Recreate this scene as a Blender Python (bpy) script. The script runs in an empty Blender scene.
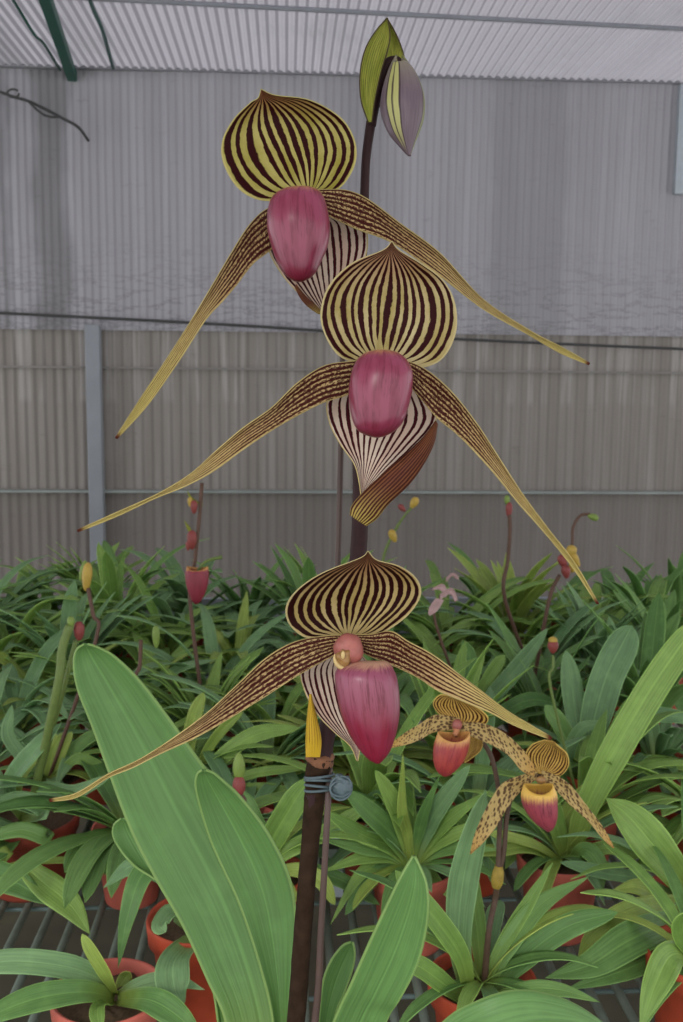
import bpy, math, random
from mathutils import Vector, Matrix, noise as mnoise

random.seed(11)
SC = bpy.context.scene
COL = SC.collection
W, H, F = 683, 1022, 1000.0

# ------------------------------------------------------------------ camera
BENCH = 0.75
CAMZ = BENCH + 0.72
PITCH, ROLL, YAW = math.radians(7.46), math.radians(0.5), math.radians(3.2)
cd = bpy.data.cameras.new('camera')
cam = bpy.data.objects.new('camera', cd)
COL.objects.link(cam)
SC.camera = cam
cd.sensor_fit = 'VERTICAL'
cd.sensor_height = 24.0
cd.lens = F / H * 24.0
cd.clip_start = 0.02
cd.dof.use_dof = True
cd.dof.focus_distance = 0.53
cd.dof.aperture_fstop = 18.0
CR = (Matrix.Rotation(math.pi / 2 - PITCH, 3, 'X') @ Matrix.Rotation(ROLL, 3, 'Z'))
cam.matrix_world = Matrix.Translation((0, 0, CAMZ)) @ CR.to_4x4()
CAMP = Vector((0, 0, CAMZ))
WROT = Matrix.Rotation(YAW, 3, 'Z')           # the building is turned a little to the camera
FWD = CR @ Vector((0, 0, -1))
RIGHT = CR @ Vector((1, 0, 0))
UPV = CR @ Vector((0, 1, 0))


def P(px, py, d):
    """where a sight line through the frame is at distance d (metres) in front of the lens"""
    return CAMP + CR @ Vector(((px - W / 2) / F * d, -(py - H / 2) / F * d, -d))


def G(px, py, z):
    """where a sight line meets the level z"""
    v = P(px, py, 1.0) - CAMP
    return CAMP + v * ((z - CAMZ) / v.z)


def depth(p):
    return (Vector(p) - CAMP).dot(FWD)


def project(p):
    q = CR.transposed() @ (Vector(p) - CAMP)
    return (W / 2 + F * q.x / -q.z, H / 2 - F * q.y / -q.z)


# ------------------------------------------------------------------ node helper
class NT:
    def __init__(s, name, rough=0.5, spec=0.4):
        s.m = bpy.data.materials.new(name)
        s.m.use_nodes = True
        s.t = s.m.node_tree
        s.b = s.t.nodes['Principled BSDF']
        s.b.inputs['Roughness'].default_value = rough
        s.b.inputs['Specular IOR Level'].default_value = spec

    def n(s, kind, **kw):
        nd = s.t.nodes.new('ShaderNode' + kind)
        for k, v in kw.items():
            setattr(nd, k, v)
        return nd

    def put(s, sock, v):
        if isinstance(v, bpy.types.NodeSocket):
            s.t.links.new(v, sock)
        else:
            sock.default_value = v

    def math(s, op, a, b=0.0, c=0.0, clamp=False):
        nd = s.n('Math', operation=op, use_clamp=clamp)
        s.put(nd.inputs[0], a)
        s.put(nd.inputs[1], b)
        s.put(nd.inputs[2], c)
        return nd.outputs[0]

    def step(s, x, a, b):
        nd = s.n('MapRange', interpolation_type='SMOOTHSTEP')
        s.put(nd.inputs['Value'], x)
        s.put(nd.inputs['From Min'], a)
        s.put(nd.inputs['From Max'], b)
        return nd.outputs['Result']

    def mix(s, f, a, b, mode='MIX'):
        nd = s.n('Mix', data_type='RGBA', blend_type=mode)
        s.put(nd.inputs[0], f)
        s.put(nd.inputs[6], a if isinstance(a, bpy.types.NodeSocket) else (*a, 1))
        s.put(nd.inputs[7], b if isinstance(b, bpy.types.NodeSocket) else (*b, 1))
        return nd.outputs[2]

    def uv(s):
        u = s.n('UVMap')
        sp = s.n('SeparateXYZ')
        s.t.links.new(u.outputs[0], sp.inputs[0])
        return sp.outputs[0], sp.outputs[1], u.outputs[0]

    def comb(s, x, y, z=0.0):
        nd = s.n('CombineXYZ')
        s.put(nd.inputs[0], x)
        s.put(nd.inputs[1], y)
        s.put(nd.inputs[2], z)
        return nd.outputs[0]

    def noise(s, vec, scale, detail=3.0, rough=0.5):
        nd = s.n('TexNoise')
        if vec is not None:
            s.put(nd.inputs['Vector'], vec)
        nd.inputs['Scale'].default_value = scale
        nd.inputs['Detail'].default_value = detail
        nd.inputs['Roughness'].default_value = rough
        return nd.outputs['Fac']

    def objco(s):
        return s.n('TexCoord').outputs['Object']

    def rnd(s):
        return s.n('ObjectInfo').outputs['Random']

    def color(s, v):
        s.put(s.b.inputs['Base Color'], v if isinstance(v, bpy.types.NodeSocket) else (*v, 1))
        return s

    def bump(s, h, strength=0.3, dist=0.001):
        nd = s.n('Bump')
        nd.inputs['Strength'].default_value = strength
        nd.inputs['Distance'].default_value = dist
        s.put(nd.inputs['Height'], h)
        s.put(s.b.inputs['Normal'], nd.outputs[0])
        return s


def lin(r, g, b):
    f = lambda c: (c / 255 / 12.92) if c / 255 <= 0.04045 else ((c / 255 + 0.055) / 1.055) ** 2.4
    return (f(r), f(g), f(b))


def plain(name, c, rough=0.5, var=0.15, scale=60, spec=0.4, metal=0.0):
    t = NT(name, rough, spec)
    n = t.noise(t.objco(), scale, 4)
    lo = tuple(x * (1 - var) for x in c)
    hi = tuple(min(1, x * (1 + var)) for x in c)
    t.color(t.mix(n, lo, hi))
    t.b.inputs['Metallic'].default_value = metal
    return t.m


def striped(name, pale, dark, n, duty, wob=0.012, margin=None, tint=None, tint2=None, rough=0.42, seed=0.0, fade_base=0.05,
            fade_tip=0.0, breakup=0.35):
    """lengthwise dark veins on a pale sepal; veins run from the foot of the sepal to its point"""
    t = NT(name, max(rough, 0.5), 0.08)
    u, v, uvv = t.uv()
    nz = t.noise(t.comb(t.math('MULTIPLY', u, 2.0), t.math('MULTIPLY', v, 0.7), seed), 3.0, 1)
    fine = t.noise(t.comb(t.math('MULTIPLY', u, 60.0), t.math('MULTIPLY', v, 9.0), seed), 1.6, 3, .6)
    uu = t.math('ADD', u, t.math('MULTIPLY', t.math('SUBTRACT', nz, 0.5), wob * 7))
    uu = t.math('ADD', uu, t.math('MULTIPLY', t.math('SUBTRACT', fine, 0.5), wob * 0.9))
    # each vein of its own width: a slow noise over u only
    per = t.noise(t.comb(t.math('FLOOR', t.math('MULTIPLY', uu, float(n))), seed, 0.3), 7.3, 0)
    leng = t.noise(t.comb(t.math('FLOOR', t.math('MULTIPLY', uu, float(n))), seed + 5, 4.3), 5.1, 0)
    tri = t.math('PINGPONG', t.math('MULTIPLY', uu, float(n)), 0.5)      # 0 .. 0.5
    rag = t.noise(t.comb(t.math('MULTIPLY', u, 22.0), t.math('MULTIPLY', v, 16.0), seed + 9), 1.3, 4, .7)
    wd = t.math('MULTIPLY', t.math('ADD', t.math('MULTIPLY', per, 0.9), 0.55), duty)
    wd = t.math('ADD', wd, t.math('MULTIPLY', t.math('SUBTRACT', rag, 0.5), 0.30))
    # veins thin out at foot and at the point
    arch = t.math('MULTIPLY', t.step(v, fade_base * 0.2, fade_base + 0.25), t.math('SUBTRACT', 1.0, t.math('MULTIPLY', t.step(v, 0.8, 1.0), 0.35)))
    wd = t.math('MULTIPLY', wd, t.math('ADD', t.math('MULTIPLY', arch, 0.6), 0.4))
    # some veins stop short of the foot
    short = t.step(v, t.math('SUBTRACT', t.math('MULTIPLY', leng, breakup * 2), breakup * 0.95), t.math('SUBTRACT', t.math('MULTIPLY', leng, breakup * 2), breakup * 0.6))
    wd = t.math('MULTIPLY', wd, short)
    if fade_tip:
        wd = t.math('MULTIPLY', wd, t.math('SUBTRACT', 1.0, t.math('MULTIPLY', t.step(v, 0.3, 0.95), fade_tip)))
    inv = t.math('SUBTRACT', 0.5, tri)
    mask = t.math('SUBTRACT', 1.0, t.step(inv, t.math('SUBTRACT', wd, 0.045), t.math('ADD', wd, 0.045)))
    base = t.mix(t.step(t.noise(t.comb(t.math('MULTIPLY', u, 2.5), t.math('MULTIPLY', v, 1.6), seed), 2.0, 4, .6), 0.3, 0.7), pale, tint or pale)
    if tint2:
        base = t.mix(t.step(v, 0.5, 0.95), base, tint2)
    col = t.mix(mask, base, dark)
    if margin:
        au = t.math('ABSOLUTE', t.math('SUBTRACT', u, 0.5))
        col = t.mix(t.step(au, 0.487, 0.496), col, margin)
    t.color(col)
    t.bump(t.math('ADD', mask, fine), 0.25, 0.0004)
    return t.m


def petal_mat(name, seed=0.0):
    t = NT(name, 0.55, 0.1)
    u, v, uvv = t.uv()
    nz = t.noise(t.comb(t.math('MULTIPLY', u, 3.0), t.math('MULTIPLY', v, 6.0), seed), 1.6, 2)
    fine = t.noise(t.comb(t.math('MULTIPLY', u, 16.0), t.math('MULTIPLY', v, 50.0), seed), 1.5, 3, .7)
    uu = t.math('ADD', u, t.math('MULTIPLY', t.math('SUBTRACT', nz, 0.5), 0.10))
    prox = t.math('SUBTRACT', 1.0, t.step(v, 0.30, 0.66))
    uu = t.math('ADD', uu, t.math('MULTIPLY', t.math('MULTIPLY', t.math('SUBTRACT', fine, 0.5), 0.14), prox))
    tri = t.math('PINGPONG', t.math('ADD', t.math('MULTIPLY', uu, 7.0), 0.3), 0.5)
    inv = t.math('SUBTRACT', 0.5, tri)
    wd = t.math('ADD', 0.17, t.math('MULTIPLY', prox, 0.13))
    wd = t.math('SUBTRACT', wd, t.math('MULTIPLY', t.step(v, 0.62, 1.0), 0.03))
    wd = t.math('ADD', wd, t.math('MULTIPLY', t.math('SUBTRACT', fine, 0.5), 0.42))
    mask = t.math('SUBTRACT', 1.0, t.step(inv, t.math('SUBTRACT', wd, 0.05), t.math('ADD', wd, 0.05)))
    spots = t.math('MULTIPLY', t.step(t.noise(t.comb(t.math('MULTIPLY', u, 14.0), t.math('MULTIPLY', v, 75.0), seed + 3), 1.3, 2), 0.50, 0.56), prox)
    mask = t.math('MAXIMUM', mask, t.math('MULTIPLY', spots, 0.85))
    pale = t.mix(t.noise(uvv, 9.0, 2), lin(196, 172, 122), lin(162, 130, 86))
    pale = t.mix(t.step(v, 0.45, 0.95), pale, lin(184, 168, 98))
    col = t.mix(mask, pale, lin(62, 20, 16))
    au = t.math('ABSOLUTE', t.math('SUBTRACT', u, 0.5))
    col = t.mix(t.math('MULTIPLY', t.step(au, 0.47, 0.488), 0.8), col, lin(190, 172, 112))
    col = t.mix(t.step(v, 0.975, 0.995), col, lin(90, 40, 25))
    t.color(col)
    t.bump(t.math('ADD', mask, fine), 0.5, 0.0006)
    return t.m


def spotted_petal(name):
    t = NT(name, 0.55, 0.25)
    u, v, uvv = t.uv()
    vo = t.n('TexVoronoi')
    t.put(vo.inputs['Vector'], t.comb(t.math('MULTIPLY', u, 6.0), t.math('MULTIPLY', v, 24.0)))
    vo.inputs['Scale'].default_value = 1.0
    vo.inputs['Randomness'].default_value = 0.6
    wd = t.math('SUBTRACT', 0.50, t.math('MULTIPLY', t.step(v, 0.3, 1.0), 0.14))
    mask = t.math('SUBTRACT', 1.0, t.step(vo.outputs['Distance'], t.math('SUBTRACT', wd, 0.07), t.math('ADD', wd, 0.07)))
    pale = t.mix(t.step(v, 0.6, 1.0), lin(186, 160, 102), lin(182, 142, 74))
    t.color(t.mix(t.math('MULTIPLY', mask, 0.9), pale, lin(70, 40, 24)))
    t.bump(mask, 0.3, 0.0006)
    return t.m


def pouch_mat(name, rim, rim_lo, rim_hi, top, low, vein, rough=0.3, veins=0.5, patch=None):
    t = NT(name, rough, 0.5)
    u, v, uvv = t.uv()
    # v 0 at rim, 1 at toe
    st = t.noise(t.comb(t.math('MULTIPLY', u, 34.0), t.math('MULTIPLY', v, 2.6)), 1.5, 4, .65)
    big = t.noise(t.comb(t.math('MULTIPLY', u, 9.0), t.math('MULTIPLY', v, 2.0)), 1.4, 2)
    edge = t.math('ADD', v, t.math('MULTIPLY', t.math('SUBTRACT', st, 0.5), 0.28))
    col = t.mix(t.step(edge, 0.45, 1.0), top, low)
    col = t.mix(t.math('MULTIPLY', t.step(big, 0.42, 0.66), 0.55), col, low)
    if patch:
        col = t.mix(t.math('MULTIPLY', t.math('MULTIPLY', t.step(edge, 0.05, 0.2), t.math('SUBTRACT', 1.0, t.step(edge, 0.28, 0.55))), 0.7), col, patch)
    col = t.mix(t.math('MULTIPLY', t.step(st, 0.5, 0.68), veins), col, vein)
    col = t.mix(t.step(edge, rim_lo, rim_hi), rim, col)
    t.color(col)
    t.bump(st, 0.12, 0.0005)
    return t.m


def leaf_mat(name, c, c2, rough=0.42, spec=0.35, edge=None):
    t = NT(name, rough, spec)
    u, v, uvv = t.uv()
    g = t.n('NewGeometry')
    isl = g.outputs['Random Per Island']
    r = t.rnd()
    mixr = t.math('FRACT', t.math('ADD', t.math('MULTIPLY', isl, 3.7), r))
    col = t.mix(mixr, c, c2)
    au = t.math('ABSOLUTE', t.math('SUBTRACT', u, 0.5))
    # faint mottling, lengthwise streaks, a darker groove and pale edge
    st = t.noise(t.comb(t.math('MULTIPLY', u, 16.0), t.math('MULTIPLY', v, 2.0), t.math('MULTIPLY', mixr, 9.0)), 1.5, 3)
    mo = t.noise(t.objco(), 55, 3)
    col = t.mix(t.math('MULTIPLY', t.step(st, 0.35, 0.7), 0.5), col, tuple(x * 0.6 for x in c))
    col = t.mix(t.math('MULTIPLY', t.step(mo, 0.45, 0.75), 0.18), col, tuple(min(1, x * 1.5) for x in c2))
    col = t.mix(t.math('MULTIPLY', t.math('SUBTRACT', 1.0, t.step(au, 0.0, 0.035)), 0.30), col, tuple(min(1, x * 1.7) for x in c2))
    col = t.mix(t.math('MULTIPLY', t.step(au, 0.465, 0.49), 0.55), col, edge or tuple(min(1, x * 1.9) for x in c2))
    col = t.mix(t.math('MULTIPLY', t.math('SUBTRACT', 1.0, t.step(v, 0.02, 0.34)), 0.75), col, lin(148, 164, 74))
    t.color(col)
    # a little light comes through
    tr = t.n('BsdfTranslucent')
    t.put(tr.inputs[0], col)
    ms = t.n('MixShader')
    ms.inputs[0].default_value = 0.28
    out = t.t.nodes['Material Output']
    t.t.links.new(t.b.outputs[0], ms.inputs[1])
    t.t.links.new(tr.outputs[0], ms.inputs[2])
    t.t.links.new(ms.outputs[0], out.inputs[0])
    t.bump(t.math('ADD', st, t.math('MULTIPLY', t.step(au, 0.0, 0.06), 1.2)), 0.35, 0.0012)
    return t.m


M = {}
M['dorsal'] = striped('dorsal_stripes', lin(176, 164, 98), lin(44, 8, 10), 13, 0.25, margin=lin(188, 174, 110),
                      tint=lin(142, 132, 56), tint2=lin(160, 104, 76), seed=1.0, breakup=0.3, wob=0.010)
M['dorsal_b'] = striped('dorsal_stripes_pale', lin(186, 170, 128), lin(46, 10, 12), 15, 0.25, margin=lin(190, 174, 126),
                        tint=lin(154, 136, 78), tint2=lin(158, 112, 88), seed=4.0, breakup=0.3, wob=0.010)
M['dorsal_c'] = striped('dorsal_stripes_hood', lin(174, 154, 108), lin(38, 10, 9), 15, 0.27, margin=lin(180, 164, 118),
                        tint=lin(148, 128, 74), tint2=lin(140, 92, 66), seed=8.0, breakup=0.3, wob=0.010)
M['syn'] = striped('synsepal_stripes', lin(204, 188, 170), lin(60, 16, 22), 13, 0.20, margin=lin(188, 170, 110),
                   tint=lin(196, 168, 150), seed=2.0, wob=0.006, breakup=0.05)
M['syn_back'] = striped('synsepal_back', lin(120, 76, 48), lin(66, 30, 24), 9, 0.26, tint=lin(100, 58, 42),
                        tint2=lin(160, 140, 74), seed=3.0, wob=0.006, breakup=0.05)
M['petal'] = petal_mat('petal_veins')
M['spot'] = spotted_petal('spotted_petal')
M['dorsal_s'] = striped('small_dorsal', lin(200, 164, 88), lin(66, 34, 16), 15, 0.24, tint=lin(180, 144, 70), seed=6.0,
                        wob=0.008, margin=lin(200, 170, 90), breakup=0.1)
M['pouch1'] = pouch_mat('pouch_pink', lin(198, 138, 100), 0.03, 0.2, lin(142, 62, 86), lin(108, 18, 42), lin(92, 16, 38), 0.28, 0.62)
M['pouch3'] = pouch_mat('pouch_crimson', lin(212, 165, 140), 0.02, 0.2, lin(128, 38, 62), lin(124, 10, 42), lin(88, 8, 30), 0.34, 0.7,
                        patch=lin(148, 84, 106))
M['pouchs'] = pouch_mat('pouch_orange', lin(214, 160, 92), 0.02, 0.26, lin(168, 66, 60), lin(140, 38, 52), lin(116, 28, 40), 0.42, 0.7)
M['pouchb'] = pouch_mat('pouch_streaked', lin(228, 184, 84), 0.12, 0.30, lin(158, 66, 78), lin(140, 52, 70), lin(96, 26, 44), 0.45, 0.9)
M['pouchfar'] = pouch_mat('pouch_far', lin(206, 150, 80), 0.0, 0.12, lin(138, 44, 60), lin(120, 30, 48), lin(96, 24, 38), 0.5, 0.4)
M['inner'] = plain('pouch_inside', lin(196, 132, 92), 0.5)
M['stem'] = plain('dark_stem', lin(52, 33, 34), 0.6, 0.35, 150, spec=0.15)
M['stemlow'] = plain('dry_stem', lin(48, 35, 25), 0.85, 0.7, 160, spec=0.08)
M['node'] = plain('crusty_node', lin(112, 74, 50), 0.8, 0.5, 300)
M['rod'] = plain('rod_brown', lin(78, 60, 54), 0.5, 0.25, 90)
M['tie'] = plain('grey_blue_wire', lin(80, 95, 100), 0.5, 0.2, 200)
M['ybract'] = striped('yellow_bract', lin(184, 148, 50), lin(130, 98, 34), 6, 0.12, tint=lin(180, 148, 36), seed=2.5)
M['gbract'] = striped('green_bract', lin(156, 158, 72), lin(80, 78, 38), 9, 0.10, tint=lin(124, 130, 52), seed=7.5, margin=lin(70, 60, 40), wob=0.006)
M['bud'] = striped('bud_stripes', lin(112, 96, 104), lin(176, 176, 100), 6, 0.16, tint=lin(92, 74, 88), tint2=lin(86, 56, 74), seed=9.5, wob=0.006, rough=.4, breakup=0.0)
def bud_mat():
    t = NT('bud_bands', 0.4, 0.35)
    u, v, uvv = t.uv()
    st = t.noise(t.comb(t.math('MULTIPLY', u, 40.0), t.math('MULTIPLY', v, 3.0)), 1.5, 4)
    pur = t.mix(st, lin(84, 66, 78), lin(122, 106, 112))
    pur = t.mix(t.math('MULTIPLY', t.math('SUBTRACT', 1.0, t.step(v, 0.0, 0.45)), 0.55), pur, lin(160, 156, 120))
    yel = t.mix(st, lin(158, 156, 92), lin(184, 180, 118))
    uu = t.math('ADD', u, t.math('MULTIPLY', t.math('SUBTRACT', st, 0.5), 0.02))
    def band(lo, hi, w=0.008):
        return t.math('MULTIPLY', t.step(uu, lo - w, lo + w), t.math('SUBTRACT', 1.0, t.step(uu, hi - w, hi + w)))
    col = t.mix(t.math('MULTIPLY', band(0.285, 0.38), t.math('SUBTRACT', 1.0, t.step(v, 0.6, 0.95))), pur, yel)
    col = t.mix(t.math('SUBTRACT', 1.0, t.step(uu, 0.06, 0.08)), col, lin(120, 122, 74))
    for a in (0.078, 0.28, 0.335, 0.385):
        col = t.mix(t.math('MULTIPLY', band(a - 0.007, a + 0.007, 0.005), 0.9), col, lin(52, 34, 40))
    t.color(col)
    t.bump(st, 0.15, 0.0004)
    return t.m


M['bud'] = bud_mat()
M['rosy'] = plain('rosy_flesh', lin(158, 92, 84), 0.45, 0.35, 260)
M['cream'] = plain('cream_flesh', lin(200, 172, 116), 0.4, 0.2, 200)
M['ovary'] = plain('ovary', lin(96, 84, 62), 0.5, 0.3, 120)
M['budy'] = plain('yellow_bud', lin(180, 150, 66), 0.5, 0.25, 120)
M['budg'] = plain('green_bud', lin(120, 142, 66), 0.5, 0.25, 120)
M['budr'] = plain('red_bud', lin(134, 62, 58), 0.5, 0.3, 120)
M['pink'] = plain('faded_pink', lin(176, 144, 142), 0.5, 0.25, 120)
M['stem2'] = plain('brown_green_stem', lin(82, 62, 48), 0.6, 0.35, 120)
M['dry'] = plain('dry_leaf', lin(132, 92, 58), 0.8, 0.4, 70)
M['gold'] = plain('golden_flesh', lin(150, 112, 66), 0.35, 0.4, 300)
M['thinstem'] = plain('thin_stem', lin(92, 66, 52), 0.6, 0.3, 120)
M['gstem'] = plain('green_stem', lin(104, 122, 62), 0.6, 0.3, 120)

# the three kinds of leaf green that stand on the bench
M['leaf_main'] = leaf_mat('leaf_bright', lin(106, 148, 82), lin(112, 154, 88), 0.4, 0.35, edge=lin(164, 194, 112))
M['leaf_a'] = leaf_mat('leaf_mid', lin(122, 162, 78), lin(158, 192, 100))
M['leaf_b'] = leaf_mat('leaf_dark', lin(100, 144, 78), lin(136, 176, 98))
M['leaf_c'] = leaf_mat('leaf_grey', lin(116, 156, 104), lin(146, 184, 126))
M['leaf_y'] = leaf_mat('leaf_yellowish', lin(148, 176, 82), lin(178, 198, 100))
M['terra'] = plain('terracotta', lin(182, 74, 46), 0.65, 0.28, 45)
M['terra_p'] = plain('terracotta_pale', lin(200, 104, 88), 0.65, 0.25, 60)
M['terra_d'] = plain('terracotta_dark', lin(146, 64, 46), 0.7, 0.3, 60)
M['soil'] = plain('bark_mix', lin(92, 74, 54), 0.9, 0.75, 260)
M['bar'] = plain('bench_bar', lin(118, 132, 120), 0.6, 0.4, 45)
M['steel'] = plain('galvanised', lin(176, 184, 190), 0.4, 0.15, 30, metal=0.3)
M['post'] = plain('painted_post', lin(142, 146, 152), 0.5, 0.15, 12)
M['greenbeam'] = plain('green_beam', lin(22, 82, 66), 0.5, 0.25, 10)
M['wire'] = plain('dark_wire', lin(66, 66, 66), 0.6, 0.2, 30)


# ------------------------------------------------------------------ mesh helpers
def link(name, verts, faces, mat, parent=None, uvs=None, smooth=True, loc=None):
    """one mesh object; verts are in world metres, re-based on loc (the thing's own origin)"""
    base = Vector(loc) if loc is not None else (ORG.get(parent.as_pointer(), Vector()) if parent else Vector())
    me = bpy.data.meshes.new(name)
    me.from_pydata([tuple(Vector(v) - base) for v in verts], [], faces)
    if uvs is not None:
        lay = me.uv_layers.new(name='UVMap')
        for poly in me.polygons:
            for li in poly.loop_indices:
                lay.data[li].uv = uvs[me.loops[li].vertex_index]
    me.materials.append(mat)
    if smooth:
        me.polygons.foreach_set('use_smooth', [True] * len(me.polygons))
    me.update()
    ob = bpy.data.objects.new(name, me)
    COL.objects.link(ob)
    if parent:
        ob.parent = parent
        ORG[ob.as_pointer()] = base.copy()
    else:
        ob.location = base
        ORG[ob.as_pointer()] = base.copy()
    return ob


ORG = {}       # world place of the origin that a child's vertices refer to


def thing(name, label, cat, loc, group=None):
    o = bpy.data.objects.new(name, None)
    o.empty_display_size = 0.05
    COL.objects.link(o)
    o.location = loc
    ORG[o.as_pointer()] = Vector(loc)
    return tag(o, label, cat, group)


def part(name, parent):
    """an Empty part that parents sub-parts"""
    o = bpy.data.objects.new(name, None)
    o.empty_display_size = 0.02
    COL.objects.link(o)
    o.parent = parent
    ORG[o.as_pointer()] = ORG[parent.as_pointer()].copy()
    return o


def tag(o, label=None, cat=None, group=None, kind=None):
    if label:
        o['label'] = label
    if cat:
        o['category'] = cat
    if group:
        o['group'] = group
    if kind:
        o['kind'] = kind
    return o


def cr(a, b, c, d, t):
    return tuple(0.5 * ((2 * q) + (-p + r) * t + (2 * p - 5 * q + 4 * r - s) * t * t + (-p + 3 * q - 3 * r + s) * t ** 3)
                 for p, q, r, s in zip(a, b, c, d))


def spline(pts, t):
    """Catmull-Rom through pts, t in 0..1 by index"""
    n = len(pts) - 1
    x = min(max(t, 0.0), 1.0) * n
    i = min(int(x), n - 1)
    f = x - i
    a = pts[i - 1] if i > 0 else tuple(2 * p - q for p, q in zip(pts[0], pts[1]))
    d = pts[i + 2] if i + 2 <= n else tuple(2 * p - q for p, q in zip(pts[n], pts[n - 1]))
    return cr(a, pts[i], pts[i + 1], d, f)


def grid_faces(nu, nv, wrap=False, off=0):
    f = []
    m = nu if wrap else nu - 1
    for j in range(nv - 1):
        for i in range(m):
            a = off + j * nu + i
            b = off + j * nu + (i + 1) % nu
            f.append((a, b, b + nu, a + nu))
    return f


def thicken(o, t):
    md = o.modifiers.new('thickness', 'SOLIDIFY')
    md.thickness = t
    md.offset = 0
    return o


def sheet(name, L, R, D, mat, parent, C=None, bulge=0.0, dz=None, nu=25, nv=48, ripple=0.0, thick=0.0010, rip_n=5, edge=0.0, over=0.0):
    """a petal or sepal between two traced edges, foot first.  dz: list of distances (cm) towards the viewer along its length;
    bulge (cm): how far its middle lies behind its edges; edge: ruffle of the margins (cm)"""
    L = [(float(a[0]), float(a[1])) for a in L]
    R = [(float(a[0]), float(a[1])) for a in R]
    if C is None:
        C = [((a[0] + b[0]) / 2, (a[1] + b[1]) / 2) for a, b in zip(L, R)]
    dz = [(float(x),) for x in (dz or [0, 0])]
    verts, uvs = [], []
    for j in range(nv):
        v = j / (nv - 1)
        l, r, c = spline(L, v), spline(R, v), spline(C, v)
        z = spline(dz, v)[0]
        b = bulge * math.sin(math.pi * min(max(v, 0.02), 0.985)) ** 0.6
        for i in range(nu):
            u = -1 + 2 * i / (nu - 1)
            wl, wc, wr = u * (u - 1) / 2, 1 - u * u, u * (u + 1) / 2
            x = l[0] * wl + c[0] * wc + r[0] * wr
            y = l[1] * wl + c[1] * wc + r[1] * wr
            q = z - b * (1 - u * u)
            q += ripple * math.sin(rip_n * math.pi * v + 2.0 * u) * (0.3 + abs(u)) * math.sin(math.pi * v)
            q += edge * abs(u) ** 3 * math.sin(26 * v + 1.7 * (1 if u > 0 else 0)) * (1 - v)
            verts.append(P(x, y, D - q / 100.0))
            uvs.append((i / (nu - 1), v))
    o = link(name, verts, grid_faces(nu, nv), mat, parent, uvs)
    return thicken(o, thick)


def pouch(name, rows, D, mat, parent, open_top=False, kd=0.95, lean=0.0, nu=40, nv=40, notch=0.0):
    """slipper: rows (y, x left, x right) from rim to toe.  open_top: its mouth faces up; else the mouth is at the back of its top"""
    rws = [(float(a), float(b), float(c)) for a, b, c in rows]
    verts, uvs = [], []
    for j in range(nv):
        v = j / (nv - 1)
        y, xl, xr = spline(rws, v)
        cx, a = (xl + xr) / 2, max((xr - xl) / 2, 0.15)
        am = a * D / F
        for i in range(nu):
            th = 2 * math.pi * i / nu
            co, si = math.cos(th), math.sin(th)        # si>0 towards viewer
            p = P(cx + a * co, y, D)
            q = 1.0
            p = p - FWD * (am * kd * si + lean * (v - 0.5) / 100)
            if open_top and v < 0.12:                  # front lip dips, sides rise like ears
                p = p + UPV * ((0.0030 * abs(co) ** 2 - 0.0040 * max(si, 0)) * (1 - v / 0.12))
            if notch:
                g = math.exp(-((co + 0.05) / 0.16) ** 2) * max(si, 0)
                p = p + FWD * (notch / 100 * g * (1 - v))
            verts.append(p)
            uvs.append((i / nu if i <= nu / 2 else (nu - i) / nu, v))
    faces = []
    for j in range(nv - 1):
        for i in range(nu):
            th = 2 * math.pi * (i + 0.5) / nu
            if not open_top and math.sin(th) < -0.35 and j / nv < 0.32:
                continue                               # the mouth
            a, b = j * nu + i, j * nu + (i + 1) % nu
            faces.append((a, b, b + nu, a + nu))
    n = (nv - 1) * nu
    faces.append(tuple(n + i for i in range(nu)))
    if not open_top:
        faces.append(tuple(reversed([i for i in range(nu) if not math.sin(2 * math.pi * (i + 0.0) / nu) < -0.4])))
    o = link(name, verts, faces, mat, parent, uvs)
    md = o.modifiers.new('wall', 'SOLIDIFY')
    md.thickness = 0.0012
    md.offset = -1
    return o


def tube(name, pts, rad, mat, parent=None, n=14, seg=6, loc=None, caps=True, wob=0.0):
    """pts: world Vectors, rad: metres (number or list)"""
    if not isinstance(rad, (list, tuple)):
        rad = [rad] * len(pts)
    Q = [tuple(p) + (r,) for p, r in zip(pts, rad)]
    tot = (len(pts) - 1) * seg + 1
    S = [spline(Q, k / (tot - 1)) for k in range(tot)]
    verts, faces, uvs = [], [], []
    prev = None
    for k in range(tot):
        p = Vector(S[k][:3])
        a = Vector(S[max(k - 1, 0)][:3])
        b = Vector(S[min(k + 1, tot - 1)][:3])
        t = (b - a).normalized()
        if prev is None:
            prev = t.orthogonal().normalized()
        s = (prev - t * prev.dot(t)).normalized()
        prev = s
        w = t.cross(s)
        r = max(S[k][3], 0.00005)
        for i in range(n):
            th = 2 * math.pi * i / n
            d = s * math.cos(th) + w * math.sin(th)
            rr = r
            if wob:
                rr = r * (1 + wob * mnoise.noise((p + d * r) * 300))
            verts.append(p + d * rr)
            uvs.append((i / n, k / (tot - 1)))
    faces = grid_faces(n, tot, True)
    if caps:
        faces.append(tuple(range(n))[::-1])
        faces.append(tuple((tot - 1) * n + i for i in range(n)))
    return link(name, verts, faces, mat, parent, uvs, loc=loc)


def tubepx(name, pts, mat, parent=None, **kw):
    """pts (px, py, depth, width px)"""
    return tube(name, [P(a, b, d) for a, b, d, w in pts], [w / 2 * d / F for a, b, d, w in pts], mat, parent, **kw)


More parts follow.
